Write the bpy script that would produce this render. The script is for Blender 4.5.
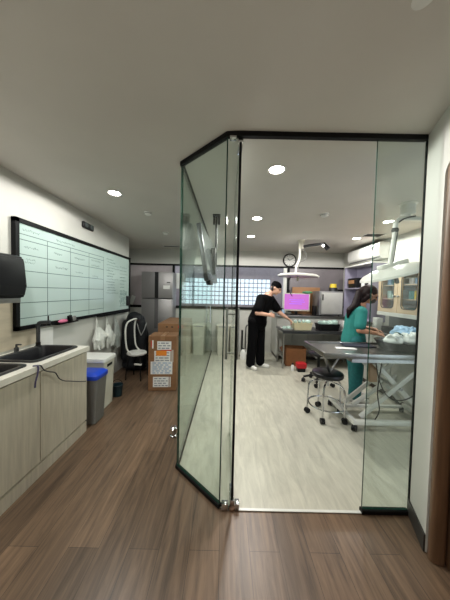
import bpy, bmesh, math, random
from mathutils import Vector, Matrix, Euler
for o in list(bpy.data.objects): bpy.data.objects.remove(o)
random.seed(7)
SC = bpy.context.scene
COL = SC.collection
PI = math.pi
R = math.radians

# ------------------------------------------------------------------ camera, world, exposure
ZC = 2.47                                   # ceiling height
cam_d = bpy.data.cameras.new('camera'); cam = bpy.data.objects.new('camera', cam_d); COL.objects.link(cam)
cam_d.sensor_fit = 'AUTO'; cam_d.sensor_width = 36.0; cam_d.lens = 13.5
cam_d.clip_start = 0.02; cam_d.clip_end = 60
cam.matrix_world = Matrix.Translation((0, 0, 1.45)) @ (Matrix.Rotation(R(90 - 1.9), 4, 'X') @ Matrix.Rotation(R(1.3), 4, 'Z'))
SC.camera = cam
w = bpy.data.worlds.new('world'); SC.world = w; w.use_nodes = True
w.node_tree.nodes['Background'].inputs[0].default_value = (0.80, 0.90, 1.0, 1)
w.node_tree.nodes['Background'].inputs[1].default_value = 1.1
SC.view_settings.view_transform = 'Standard'; SC.view_settings.look = 'None'
SC.view_settings.gamma = 1.0; SC.view_settings.use_curve_mapping = False
SC.view_settings.exposure = 0.68
LAMP_W = 33.0                               # watts of one downlight
ROOM_GAIN = 1.45                            # lamps inside the glass room are stronger
WINDOW_GLOW = 0.62

# ------------------------------------------------------------------ materials
def lin(c):
    return tuple(((v / 255) / 12.92 if v / 255 <= 0.04045 else ((v / 255 + 0.055) / 1.055) ** 2.4) for v in c)
MATS = {}
def mat(name, rgb, rough=0.5, metal=0.0, var=0.06, scale=8.0, stretch=(1, 1, 1), bump=0.0, spec=0.5, coat=0.0, emit=0.0, emit_rgb=None):
    if name in MATS: return MATS[name]
    m = bpy.data.materials.new(name); m.use_nodes = True; MATS[name] = m
    nt = m.node_tree; n = nt.nodes; l = nt.links; b = n['Principled BSDF']
    c = lin(rgb)
    tc = n.new('ShaderNodeTexCoord'); mp = n.new('ShaderNodeMapping'); mp.inputs['Scale'].default_value = stretch
    nz = n.new('ShaderNodeTexNoise'); nz.inputs['Scale'].default_value = scale; nz.inputs['Detail'].default_value = 5
    rp = n.new('ShaderNodeValToRGB')
    rp.color_ramp.elements[0].position = 0.3; rp.color_ramp.elements[1].position = 0.7
    rp.color_ramp.elements[0].color = (*[max(0, v * (1 - var)) for v in c], 1)
    rp.color_ramp.elements[1].color = (*[min(1, v * (1 + var)) for v in c], 1)
    l.new(tc.outputs['Object'], mp.inputs['Vector']); l.new(mp.outputs[0], nz.inputs['Vector'])
    l.new(nz.outputs['Fac'], rp.inputs[0]); l.new(rp.outputs[0], b.inputs['Base Color'])
    b.inputs['Roughness'].default_value = rough; b.inputs['Metallic'].default_value = metal
    b.inputs['Specular IOR Level'].default_value = spec; b.inputs['Coat Weight'].default_value = coat
    if bump:
        bp = n.new('ShaderNodeBump'); bp.inputs['Strength'].default_value = bump; bp.inputs['Distance'].default_value = 0.01
        l.new(nz.outputs['Fac'], bp.inputs['Height']); l.new(bp.outputs[0], b.inputs['Normal'])
    if emit:
        b.inputs['Emission Color'].default_value = (*lin(emit_rgb or rgb), 1); b.inputs['Emission Strength'].default_value = emit
    return m

def planks(name, ca, cb, cm, length, width, grain, rough, streak_rot=0.0, mortar=0.002, grain_amt=0.5, gs=(1.6, 26, 1)):
    m = bpy.data.materials.new(name); m.use_nodes = True
    nt = m.node_tree; n = nt.nodes; l = nt.links; b = n['Principled BSDF']
    tc = n.new('ShaderNodeTexCoord'); sp = n.new('ShaderNodeSeparateXYZ'); cb_ = n.new('ShaderNodeCombineXYZ')
    l.new(tc.outputs['Object'], sp.inputs[0]); l.new(sp.outputs['Y'], cb_.inputs['X']); l.new(sp.outputs['X'], cb_.inputs['Y'])
    br = n.new('ShaderNodeTexBrick'); br.offset = 0.37; br.inputs['Scale'].default_value = 1.0
    br.inputs['Brick Width'].default_value = length; br.inputs['Row Height'].default_value = width
    br.inputs['Mortar Size'].default_value = mortar; br.inputs['Mortar Smooth'].default_value = 0.2; br.inputs['Bias'].default_value = 0.0
    br.inputs['Color1'].default_value = (*lin(ca), 1); br.inputs['Color2'].default_value = (*lin(cb), 1); br.inputs['Mortar'].default_value = (*lin(cm), 1)
    l.new(cb_.outputs[0], br.inputs['Vector'])
    mp = n.new('ShaderNodeMapping'); mp.inputs['Rotation'].default_value = (0, 0, streak_rot); mp.inputs['Scale'].default_value = gs
    l.new(cb_.outputs[0], mp.inputs['Vector'])
    nz = n.new('ShaderNodeTexNoise'); nz.inputs['Scale'].default_value = grain; nz.inputs['Detail'].default_value = 8; nz.inputs['Roughness'].default_value = 0.65; nz.inputs['Distortion'].default_value = 0.6
    l.new(mp.outputs[0], nz.inputs['Vector'])
    rp = n.new('ShaderNodeValToRGB'); rp.color_ramp.elements[0].position = 0.3; rp.color_ramp.elements[1].position = 0.72
    g0 = 1 - grain_amt
    rp.color_ramp.elements[0].color = (g0, g0, g0, 1); rp.color_ramp.elements[1].color = (1.25, 1.25, 1.25, 1)
    l.new(nz.outputs['Fac'], rp.inputs[0])
    mx = n.new('ShaderNodeMix'); mx.data_type = 'RGBA'; mx.blend_type = 'MULTIPLY'; mx.inputs[0].default_value = 1.0
    l.new(br.outputs['Color'], mx.inputs[6]); l.new(rp.outputs[0], mx.inputs[7]); l.new(mx.outputs[2], b.inputs['Base Color'])
    b.inputs['Roughness'].default_value = rough
    bp = n.new('ShaderNodeBump'); bp.inputs['Strength'].default_value = 0.12; bp.inputs['Distance'].default_value = 0.004
    l.new(nz.outputs['Fac'], bp.inputs['Height']); l.new(bp.outputs[0], b.inputs['Normal'])
    return m

def glass(name, tint, refl=1.0):
    m = bpy.data.materials.new(name); m.use_nodes = True
    nt = m.node_tree; n = nt.nodes; l = nt.links
    n.remove(n['Principled BSDF']); out = n['Material Output']
    t = n.new('ShaderNodeBsdfTransparent'); t.inputs[0].default_value = (*tint, 1)
    g = n.new('ShaderNodeBsdfGlossy'); g.inputs['Roughness'].default_value = 0.0; g.inputs['Color'].default_value = (0.95, 1.0, 0.97, 1)
    ge = n.new('ShaderNodeNewGeometry'); im = n.new('ShaderNodeMix'); im.data_type = 'FLOAT'
    im.inputs[2].default_value = 1.5; im.inputs[3].default_value = 1 / 1.5
    l.new(ge.outputs['Backfacing'], im.inputs[0])
    f = n.new('ShaderNodeFresnel'); l.new(im.outputs[0], f.inputs['IOR'])
    mu = n.new('ShaderNodeMath'); mu.operation = 'MULTIPLY'; mu.inputs[1].default_value = refl; l.new(f.outputs[0], mu.inputs[0])
    mx = n.new('ShaderNodeMixShader'); l.new(mu.outputs[0], mx.inputs[0]); l.new(t.outputs[0], mx.inputs[1]); l.new(g.outputs[0], mx.inputs[2])
    l.new(mx.outputs[0], out.inputs['Surface'])
    return m

M_wall = mat('white_wall_paint', (197, 196, 190), 0.55, var=0.03, scale=3)
M_ceil = mat('ceiling_paint', (206, 202, 195), 0.8, var=0.03, scale=2)
M_black = mat('black_frame', (10, 10, 12), 0.55, spec=0.2)
M_blackp = mat('black_plastic', (17, 17, 19), 0.4, spec=0.3)
M_blackl = mat('black_vinyl', (24, 24, 27), 0.33, bump=0.1, scale=60)
M_chrome = mat('chrome', (205, 206, 208), 0.12, 1.0)
M_steel = mat('brushed_steel', (165, 165, 163), 0.3, 1.0, var=0.1, scale=40, stretch=(1, 12, 1))
M_dsteel = mat('dark_steel', (96, 97, 100), 0.33, 0.9, var=0.1, scale=30)
M_fridge = mat('fridge_steel', (150, 148, 148), 0.40, 0.6, var=0.05, scale=30, stretch=(20, 20, 1))
M_whitep = mat('white_plastic', (226, 226, 222), 0.35)
M_whitem = mat('white_enamel', (218, 218, 212), 0.3)
M_offw = mat('off_white_plastic', (206, 202, 188), 0.4)
M_door = mat('grey_oak_laminate', (192, 183, 167), 0.5, var=0.12, scale=5, stretch=(9, 9, 0.7))
M_count = mat('pale_counter_stone', (222, 218, 208), 0.3)
M_sink = mat('black_granite_sink', (34, 34, 37), 0.3, var=0.25, scale=140)
M_beige = mat('beige_travertine', (196, 184, 163), 0.4, var=0.1, scale=4, stretch=(1, 1.0, 5))
M_card = mat('cardboard', (132, 95, 64), 0.8, var=0.1, scale=6, stretch=(1, 1, 3))
M_cardd = mat('brown_cardboard', (128, 84, 50), 0.85, var=0.15, scale=6)
M_tape = mat('packing_tape', (146, 108, 74), 0.3)
M_label = mat('label_paper', (226, 226, 224), 0.6)
M_ink = mat('label_ink', (140, 144, 152), 0.7)
M_orange = mat('orange_sticker', (232, 138, 42), 0.55)
M_redm = mat('red_marking', (190, 48, 34), 0.6)
M_bluei = mat('blue_ink', (110, 150, 190), 0.6)
M_blue = mat('blue_plastic', (24, 66, 190), 0.35)
M_grayp = mat('grey_plastic', (126, 126, 124), 0.5)
M_teal = mat('dark_teal_plastic', (24, 48, 56), 0.45)
M_board = mat('glass_board_face', (186, 205, 201), 0.12, var=0.03, scale=2)
M_bline = mat('board_tape_line', (92, 112, 110), 0.5)
M_bink = mat('board_marker_ink', (128, 150, 148), 0.6)
M_pink = mat('pink_cloth', (226, 120, 156), 0.8)
M_bag = mat('white_plastic_bag', (214, 216, 210), 0.35, bump=0.4, scale=14)
M_coat = mat('black_garment_cloth', (19, 21, 25), 0.6, bump=0.3, scale=12, spec=0.3)
M_jamb = mat('brown_wood_jamb', (104, 76, 54), 0.45, var=0.25, scale=5, stretch=(10, 10, 0.6))
M_base = mat('dark_baseboard', (52, 49, 46), 0.5)
M_panel = mat('dark_grey_panel', (128, 122, 126), 0.35, var=0.08, scale=4)
M_lilac = mat('grey_lilac_panel', (178, 168, 172), 0.4)
M_cream = mat('cream_cabinet', (214, 190, 160), 0.4, var=0.04)
M_greyshelf = mat('lilac_grey_shelf', (150, 146, 166), 0.45)
M_scrubk = mat('black_scrubs', (7, 7, 9), 0.9, spec=0.1, bump=0.3, scale=18)
M_scrubt = mat('teal_scrubs', (38, 128, 122), 0.8, var=0.1, scale=10, bump=0.3)
M_scrubt2 = mat('dark_teal_trousers', (30, 106, 108), 0.8, var=0.2, scale=30, bump=0.3)
M_skin = mat('skin', (206, 160, 136), 0.5, var=0.04)
M_skin2 = mat('tan_skin', (180, 130, 104), 0.5, var=0.04)
M_hairk = mat('black_hair', (16, 14, 15), 0.45, var=0.3, scale=30, stretch=(6, 6, 1))
M_hairr = mat('dark_auburn_hair', (27, 11, 12), 0.5, spec=0.25, var=0.4, scale=30, stretch=(6, 6, 1))
M_eye = mat('eye_dark', (30, 22, 20), 0.2)
M_lip = mat('lips', (150, 86, 78), 0.5)
M_shoe = mat('white_shoe', (228, 227, 222), 0.5)
M_sole = mat('grey_sole', (170, 168, 162), 0.6)
M_tan = mat('tan_board', (166, 122, 84), 0.6)
M_green = mat('green_cloth', (96, 160, 120), 0.8)
M_yellow = mat('yellow_plastic', (232, 205, 50), 0.4)
M_mint = mat('pale_green_wrap', (186, 214, 204), 0.6, bump=0.5, scale=14)
M_bluew = mat('pale_blue_wrap', (158, 192, 222), 0.5, bump=0.5, scale=14)
M_cloth = mat('white_gauze', (226, 230, 228), 0.8, bump=0.5, scale=12)
M_basket = mat('cream_basket', (214, 206, 170), 0.5)
M_red = mat('red_plastic', (186, 30, 40), 0.4)
M_cab = mat('pale_grey_cabinet', (188, 188, 182), 0.45)
M_brownb = mat('brown_wicker', (104, 76, 56), 0.8, var=0.3, scale=40)
M_gedge = mat('green_glass_edge', (24, 60, 50), 0.15)
M_screen = mat('grey_screen', (90, 98, 98), 0.12, 0.2)
M_pinkscreen = mat('lit_pink_screen', (120, 72, 122), 0.3, var=0.0, emit=0.42, emit_rgb=(222, 120, 228))
M_violet = mat('lit_violet_text', (170, 110, 220), 0.3, emit=0.38, emit_rgb=(150, 84, 222))
M_lens = mat('lit_lamp_lens', (255, 250, 240), 0.4, var=0, emit=22.0, emit_rgb=(255, 248, 236))
M_glow = mat('daylit_glass_block', (225, 235, 240), 0.3, var=0, emit=WINDOW_GLOW, emit_rgb=(222, 238, 250))
M_mortar = mat('block_mortar', (112, 120, 128), 0.7)
M_wire = mat('dark_cable', (44, 42, 50), 0.5)
M_purple = mat('purple_tie', (62, 56, 86), 0.5)
M_wood = planks('brown_wood_planks', (126, 102, 82), (100, 81, 65), (70, 57, 46), 1.22, 0.17, 1.9, 0.34, grain_amt=0.62, gs=(1.2, 15, 1), mortar=0.0014)
M_pale = planks('pale_stone_vinyl', (183, 180, 165), (177, 174, 160), (160, 157, 146), 1.2, 0.3, 3.0, 0.4, streak_rot=0.45, mortar=0.0008, grain_amt=0.13, gs=(1.2, 6, 1))
M_glass = glass('green_tinted_glass', (0.91, 0.952, 0.93))
M_glassc = glass('clear_glass', (0.945, 0.965, 0.95), 0.8)
M_glassw = glass('window_glass', (0.92, 0.92, 0.93), 0.7)

# ------------------------------------------------------------------ mesh helpers
def N(): return bmesh.new()
def xf(loc=(0, 0, 0), rot=(0, 0, 0)):
    return Matrix.Translation(loc) @ Euler(rot).to_matrix().to_4x4()
def box(bm, c, s, rot=(0, 0, 0), bev=0.0, seg=2):
    r = bmesh.ops.create_cube(bm, size=1.0, matrix=xf(c, rot) @ Matrix.Diagonal((*s, 1)))
    if bev > 0:
        es = list({e for v in r['verts'] for e in v.link_edges})
        bmesh.ops.bevel(bm, geom=es, offset=min(bev, min(s) * 0.49), segments=seg, affect='EDGES', profile=0.5, clamp_overlap=True)
    return bm
def box2(bm, a, b, bev=0.0, seg=2):
    c = [(a[i] + b[i]) / 2 for i in range(3)]; s = [abs(b[i] - a[i]) for i in range(3)]
    return box(bm, c, s, bev=bev, seg=seg)
def cone(bm, p0, p1, r0, r1=None, seg=16, caps=True):
    r1 = r0 if r1 is None else r1
    p0 = Vector(p0); p1 = Vector(p1); d = p1 - p0
    q = d.to_track_quat('Z', 'Y').to_matrix().to_4x4()
    bmesh.ops.create_cone(bm, cap_ends=caps, cap_tris=False, segments=seg, radius1=r0, radius2=r1, depth=d.length, matrix=Matrix.Translation((p0 + p1) / 2) @ q)
    return bm
def ball(bm, c, r, seg=16, rot=(0, 0, 0)):
    if not hasattr(r, '__len__'): r = (r, r, r)
    bmesh.ops.create_uvsphere(bm, u_segments=seg, v_segments=max(6, seg // 2), radius=1.0, matrix=xf(c, rot) @ Matrix.Diagonal((*r, 1)))
    return bm
def capsule(bm, p0, p1, r0, r1=None, seg=14):
    r1 = r0 if r1 is None else r1
    ball(bm, p0, r0, seg); ball(bm, p1, r1, seg)
    if (Vector(p1) - Vector(p0)).length > 1e-5: cone(bm, p0, p1, r0, r1, seg)
    return bm
def spline(pts, n=6, closed=False):
    P = [Vector(p) for p in pts]; out = []
    m = len(P) if closed else len(P) - 1
    for i in range(m):
        if closed: a, b, c, d = P[i - 1], P[i], P[(i + 1) % len(P)], P[(i + 2) % len(P)]
        else: a, b, c, d = P[max(i - 1, 0)], P[i], P[i + 1], P[min(i + 2, len(P) - 1)]
        for k in range(n):
            t = k / n
            out.append(0.5 * ((2 * b) + (c - a) * t + (2 * a - 5 * b + 4 * c - d) * t * t + (3 * b - a - 3 * c + d) * t ** 3))
    if not closed: out.append(P[-1])
    return out
def tube(bm, pts, r, seg=8, closed=False):
    P = [Vector(p) for p in pts]; rings = []; n = len(P); up = None
    for i, p in enumerate(P):
        if closed: t = P[(i + 1) % n] - P[i - 1]
        else: t = P[min(i + 1, n - 1)] - P[max(i - 1, 0)]
        t.normalize()
        if up is None: up = t.orthogonal().normalized()
        up = (up - t * up.dot(t)); up = up.normalized() if up.length > 1e-6 else t.orthogonal().normalized()
        s = t.cross(up); rr = r[i] if hasattr(r, '__len__') else r
        rings.append([bm.verts.new(p + up * (rr * math.cos(2 * PI * k / seg)) + s * (rr * math.sin(2 * PI * k / seg))) for k in range(seg)])
    for i in range(n if closed else n - 1):
        a, b = rings[i], rings[(i + 1) % n]
        for k in range(seg): bm.faces.new((a[k], a[(k + 1) % seg], b[(k + 1) % seg], b[k]))
    if not closed: bm.faces.new(rings[0][::-1]); bm.faces.new(rings[-1])
    return bm
def lathe(bm, prof, seg=24, M=Matrix.Identity(4)):
    rings = []
    for r, z in prof:
        if r < 1e-6: rings.append([bm.verts.new(M @ Vector((0, 0, z)))])
        else: rings.append([bm.verts.new(M @ Vector((r * math.cos(2 * PI * k / seg), r * math.sin(2 * PI * k / seg), z))) for k in range(seg)])
    for a, b in zip(rings, rings[1:]):
        for k in range(seg):
            k2 = (k + 1) % seg
            vs = [a[k % len(a)], a[k2 % len(a)], b[k2 % len(b)], b[k % len(b)]]
            u = []
            for v in vs:
                if v not in u: u.append(v)
            if len(u) > 2: bm.faces.new(u)
    return bm
def prism(bm, poly, M, h):
    """polygon in the XY plane of M, extruded h along its Z"""
    a = [bm.verts.new(M @ Vector((x, y, 0))) for x, y in poly]; b = [bm.verts.new(M @ Vector((x, y, h))) for x, y in poly]
    bm.faces.new(a[::-1]); bm.faces.new(b); n = len(a)
    for i in range(n): bm.faces.new((a[i], a[(i + 1) % n], b[(i + 1) % n], b[i]))
    return bm
def rrect(wd, ht, r, n=5):
    pts = []
    for cx, cy, a0 in ((wd / 2 - r, ht / 2 - r, 0), (-wd / 2 + r, ht / 2 - r, 90), (-wd / 2 + r, -ht / 2 + r, 180), (wd / 2 - r, -ht / 2 + r, 270)):
        for k in range(n + 1):
            a = R(a0 + 90 * k / n); pts.append((cx + r * math.cos(a), cy + r * math.sin(a)))
    return pts
def bridge(bm, loops, close_first=False, close_last=False):
    L = [[bm.verts.new(p) for p in lp] for lp in loops]
    for a, b in zip(L, L[1:]):
        n = len(a)
        for k in range(n): bm.faces.new((a[k], a[(k + 1) % n], b[(k + 1) % n], b[k]))
    if close_first: bm.faces.new(L[0][::-1])
    if close_last: bm.faces.new(L[-1])
    return bm
def obj(name, bm, m, parent=None, smooth=True, angle=35):
    bmesh.ops.recalc_face_normals(bm, faces=bm.faces[:])
    me = bpy.data.meshes.new(name); bm.to_mesh(me); bm.free()
    for mm in (m if isinstance(m, (list, tuple)) else [m]): me.materials.append(mm)
    if smooth:
        me.shade_smooth(); me.set_sharp_from_angle(angle=R(angle))
    o = bpy.data.objects.new(name, me); COL.objects.link(o)
    if parent: o.parent = parent
    return o
def tag(o, label=None, cat=None, group=None, kind=None):
    if label: o['label'] = label
    if cat: o['category'] = cat
    if group: o['group'] = group
    if kind: o['kind'] = kind
    return o
def thing(name, label, cat, loc=(0, 0, 0), rz=0, group=None):
    o = bpy.data.objects.new(name, None); COL.objects.link(o); o.empty_display_size = 0.1
    o.location = loc; o.rotation_euler = (0, 0, rz)
    return tag(o, label, cat, group)
def struct(name, bm, m, label, cat='wall', parent=None, smooth=False):
    o = obj(name, bm, m, parent, smooth)
    if parent is None: tag(o, label, cat, kind='structure')
    return o
def dup(root, loc=None, rz=None, label=None):
    r = root.copy(); COL.objects.link(r)
    if loc is not None: r.location = loc
    if rz is not None: r.rotation_euler = (0, 0, rz)
    if label: r['label'] = label
    for ch in list(root.children):
        c = ch.copy(); COL.objects.link(c); c.parent = r
        for g in ch.children:
            d = g.copy(); COL.objects.link(d); d.parent = c
    return r
def at(o, loc, rot=(0, 0, 0)):
    o.location = loc; o.rotation_euler = rot; return o
def blob(name, shapes, m, parent, voxel=0.008, smooth=4):
    """closed shapes melted into one continuous surface"""
    bm = N(); shapes(bm)
    o = obj(name, bm, m, parent)
    md = o.modifiers.new('r', 'REMESH'); md.mode = 'VOXEL'; md.voxel_size = voxel; md.use_smooth_shade = True
    sm = o.modifiers.new('s', 'SMOOTH'); sm.iterations = smooth; sm.factor = 0.5
    dg = bpy.context.evaluated_depsgraph_get(); dg.update()
    me = bpy.data.meshes.new_from_object(o.evaluated_get(dg)); old = o.data
    o.modifiers.clear(); o.data = me; me.name = name; bpy.data.meshes.remove(old)
    me.shade_smooth()
    return o

# ================================================================== THE SETTING
XL = -1.90; XR = 2.87; YF = 5.50; YB = -1.6
GA = Vector((-0.364, 1.81)); GB = Vector((-0.006, 1.472)); GP = Vector((0.072, 1.465)); GD = Vector((0.945, 1.46)); GR = Vector((1.262, 1.46)); GS = Vector((-0.31, YF))
# floors
bm = N(); box2(bm, (-2.5, YB - .2, -0.06), (3.1, YF + 1.3, -0.004)); tag(obj('floor', bm, M_wood, smooth=False), 'brown wood plank floor of the corridor and lobby', 'floor', kind='structure')
bm = N(); prism(bm, [tuple(GA), tuple(GB), tuple(GR), (1.262, 1.46), (XR, 1.46), (XR, YF), tuple(GS)][:3] + [(XR, 1.46), (XR, YF), tuple(GS)], xf((0, 0, -0.004)), 0.0045)
tag(obj('floor_glass_room', bm, M_pale, smooth=False), 'pale stone-look vinyl floor inside the glass room', 'floor', kind='structure')
bm = N(); box2(bm, (GP.x + .05, 1.45, 0), (GD.x, 1.468, 0.004)); struct('trim_1', bm, M_whitem, 'pale metal threshold strip across the doorway', 'trim')
# ceiling
bm = N(); box2(bm, (-2.5, YB - .2, ZC), (3.1, YF + 0.02, ZC + .06)); struct('ceiling', bm, M_ceil, 'plain white plaster ceiling', 'ceiling')
# walls
bm = N(); box2(bm, (XL - .1, YB, 0), (XL, 4.43, ZC)); struct('wall_left', bm, M_wall, 'white wall behind the sink counter and glass board')
bm = N(); box2(bm, (-2.5, 4.43, 0), (-2.40, YF, ZC)); box2(bm, (-2.5, 4.40, 0), (XL - .1, 4.43, ZC)); struct('wall_left_recess', bm, M_wall, 'set back white wall beside the fridge')
bm = N(); box2(bm, (-2.3, YB - .1, 0), (3.1, YB, ZC)); struct('wall_back', bm, M_wall, 'white wall behind the viewer')
bm = N(); box2(bm, (XR, 1.3, 0), (XR + .1, YF, ZC)); struct('wall_right', bm, M_wall, 'white right wall of the glass room')
# far wall: bulkhead, dado and framed glazing
bm = N(); box2(bm, (-2.5, YF, 2.11), (3.0, YF + .12, ZC)); box2(bm, (-2.5, YF, 0), (3.0, YF + .12, 1.05)); struct('wall_far', bm, M_wall, 'white far wall with bulkhead over the windows')
bm = N()
box2(bm, (-2.40, YF - .03, 2.075), (XR, YF + .06, 2.115)); box2(bm, (-2.40, YF - .03, 1.045), (1.53, YF + .06, 1.105))
for x in (-1.265, 0.178, 1.53): box2(bm, (x - .024, YF - .025, 1.06), (x + .024, YF + .055, 2.11))
struct('trim_2', bm, M_black, 'black window framing on the far wall', 'trim')
bm = N(); box2(bm, (-1.24, YF + .02, 1.1), (1.51, YF + .026, 2.08)); struct('window_1', bm, M_glassw, 'glazed strip along the far wall', 'window')
bm = N(); box2(bm, (1.55, YF, 1.0), (XR, YF + .08, 2.08)); struct('wall_panel_dark', bm, M_panel, 'dark grey panel behind the instrument counter')
bm = N(); box2(bm, (-2.40, YF + .005, 1.1), (-1.285, YF + .08, 2.08)); struct('wall_panel_grey', bm, M_lilac, 'grey panel behind the fridge')
bm = N(); box2(bm, (1.40, YF - .08, 1.0), (1.475, YF - .005, 2.07)); struct('trim_3', bm, M_whitem, 'white upright beside the dark panel', 'trim')
# light well behind the far glazing, with glass blocks in the outer wall
bm = N(); box2(bm, (-2.3, 6.5, 0), (3.0, 6.6, 1.1)); box2(bm, (-2.3, 6.5, 1.86), (3.0, 6.6, 2.5)); box2(bm, (-2.3, 6.5, 1.1), (-1.16, 6.6, 1.86)); box2(bm, (1.30, 6.5, 1.1), (3.0, 6.6, 1.86))
box2(bm, (-2.3, YF + .12, 0), (-2.2, 6.5, 2.3)); box2(bm, (2.9, YF + .12, 0), (3.0, 6.5, 2.3))
struct('wall_light_well', bm, M_lilac, 'grey walls of the space beyond the far windows')
bm = N(); nx, nz = 20, 6
for i in range(nx):
    for k in range(nz):
        cx = -1.16 + 2.46 * (i + .5) / nx; cz = 1.1 + .76 * (k + .5) / nz
        box(bm, (cx, 6.53, cz), (2.46 / nx - .022, .04, .76 / nz - .022), bev=.006, seg=1)
wd = struct('window_2', bm, M_glow, 'bright glass block window in the outer wall', 'window')
bm = N(); box2(bm, (-1.16, 6.54, 1.1), (1.30, 6.58, 1.86)); obj('mortar', bm, M_mortar, wd, smooth=False)
# right-hand angled wall with the wooden door opening
U = Vector((-0.378, -0.926)).normalized(); NR_ = Vector((-U.y, U.x)) * 1.0   # NR_ points away from the lobby
if NR_.x < 0: NR_ = -NR_
def wl(s, d, z): return Vector((GR.x + U.x * s + NR_.x * d, GR.y + U.y * s + NR_.y * d, z))
MW = Matrix(((U.x, 0, NR_.x, GR.x), (U.y, 0, NR_.y, GR.y), (0, 1, 0, 0), (0, 0, 0, 1)))
S0, S1, HD, RC = 0.243, 1.15, 2.16, 0.06
poly = [(-0.02, 0), (S0, 0), (S0, HD - RC)]
for k in range(1, 7): a = R(180 - 90 * k / 6); poly.append((S0 + RC + RC * math.cos(a), HD - RC + RC * math.sin(a)))
poly += [(S1, HD), (S1, 0), (3.2, 0), (3.2, ZC), (-0.02, ZC)]
bm = N(); prism(bm, poly, MW, 0.10); struct('wall_right_lobby', bm, M_wall, 'white angled wall stub beside the glass front')
bm = N(); bm_p = [(-.0, 0), (S0 + .001, 0), (S0 + .001, .10), (0, .10)]; prism(bm, bm_p, MW @ Matrix.Translation((0, 0, -0.009)), 0.009); struct('baseboard_right', bm, M_base, 'dark baseboard on the angled wall', 'baseboard')
dj = thing('door_1', 'brown wooden door frame at the right edge', 'door', wl(S0, 0, 0)); dj['kind'] = 'structure'; dj.matrix_world = Matrix.Identity(4)
bm = N(); prism(bm, rrect(.052, .07, .02, 4), Matrix(((U.x, NR_.x, 0, wl(S0 + .026, .040, 0).x), (U.y, NR_.y, 0, wl(S0 + .026, .040, 0).y), (0, 0, 1, 0), (0, 0, 0, 1))), HD - .004); obj('jamb', bm, M_jamb, dj)
bm = N(); prism(bm, [(-.02, -.02), (.045, -.02), (.045, .03), (-.02, .03)], Matrix(((U.x, NR_.x, 0, wl(S0 + .026, .102, 0).x), (U.y, NR_.y, 0, wl(S0 + .026, .102, 0).y), (0, 0, 1, 0), (0, 0, 0, 1))), HD - .004); obj('door_stop', bm, M_jamb, dj, smooth=False)
bm = N()
for z in (.33, .41): box(bm, wl(S0 + .073, .102, z), (.022, .022, .05), rot=(0, 0, math.atan2(U.y, U.x)), bev=.003)
obj('hinge_plate', bm, M_steel, dj)
bm = N(); prism(bm, [(0, 0), (.93, 0), (.93, .04), (0, .04)], Matrix(((U.x, NR_.x, 0, wl(S0 + .03, .140, 0).x), (U.y, NR_.y, 0, wl(S0 + .03, .140, 0).y), (0, 0, 1, 0), (0, 0, 0, 1))), HD - .07); obj('door_leaf', bm, M_jamb, dj, smooth=False)

# glass front
def pane(name, p, q, z0, z1, t, m, label=None, parent=None, holes=None):
    p = Vector(p); q = Vector(q); d = (q - p); L = d.length; d.normalize(); ang = math.atan2(d.y, d.x)
    bm = N(); c = (p + q) / 2
    box(bm, (c.x, c.y, (z0 + z1) / 2), (L, t, z1 - z0), rot=(0, 0, ang))
    nrm = Vector((-d.y, d.x, 0)); bm.normal_update()
    for f in bm.faces: f.material_index = 0 if abs(f.normal.dot(nrm)) > .9 else 1
    o = obj(name, bm, [m, M_gedge], parent, smooth=False)
    if parent is None: tag(o, label, 'glass wall', kind='structure')
    return o
def rail(bm, p, q, z0, z1, t):
    p = Vector(p); q = Vector(q); d = q - p; c = (p + q) / 2
    box(bm, (c.x, c.y, (z0 + z1) / 2), (d.length + t * .25, t, z1 - z0), rot=(0, 0, math.atan2(d.y, d.x)))
g = pane('wall_glass_angled', GA, GB, .03, ZC - .03, .012, M_glass, 'angled greenish glass pane at the corner of the room')
bm = N(); rail(bm, GA, GB, ZC - .030, ZC, .03); obj('top_rail', bm, M_black, g, smooth=False)
bm = N(); rail(bm, GA, GB, 0, .026, .03); obj('floor_channel', bm, M_black, g, smooth=False)
gs = pane('wall_glass_side', GA + Vector((.004, .02)), GS + Vector((0, -.03)), .02, ZC - .02, .012, M_glass, 'long glass side wall running back to the far wall')
bm = N(); rail(bm, GA, GS, ZC - .028, ZC, .026); obj('top_rail', bm, M_black, gs, smooth=False)
bm = N(); rail(bm, GA, GS, 0, .022, .026); obj('floor_channel', bm, M_black, gs, smooth=False)
bm = N()
for sx in (-.045, .045):
    cone(bm, (-.328 + sx, 4.45, .84), (-.328 + sx, 4.45, 1.17), .011, seg=10)
for z in (.88, 1.13): cone(bm, (-.373, 4.45, z), (-.283, 4.45, z), .008, seg=8)
obj('handle', bm, M_chrome, gs)
gn = pane('wall_glass_strip', GB + Vector((.008, 0)), GP + Vector((-.012, 0)), .012, ZC - .03, .012, M_glassc, 'narrow fixed glass strip beside the open glass door')
gr = pane('wall_glass_front', GD, GR + Vector((-.006, 0)), .03, ZC - .03, .012, M_glass, 'fixed glass pane to the right of the doorway')
bm = N(); rail(bm, GD, GR + Vector((-.012, 0)), 0, .025, .034); obj('floor_channel', bm, M_black, gr, smooth=False)
bm = N(); box2(bm, (GR.x - .006, 1.452, .03), (GR.x, 1.468, ZC - .03)); obj('wall_channel', bm, M_black, gr, smooth=False)
bm = N(); rail(bm, GB, GP, ZC - .030, ZC, .03); rail(bm, GP, GR + Vector((-.012, 0)), ZC - .030, ZC, .03); struct('trim_4', bm, M_black, 'black head rail over the glass front', 'trim')
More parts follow.
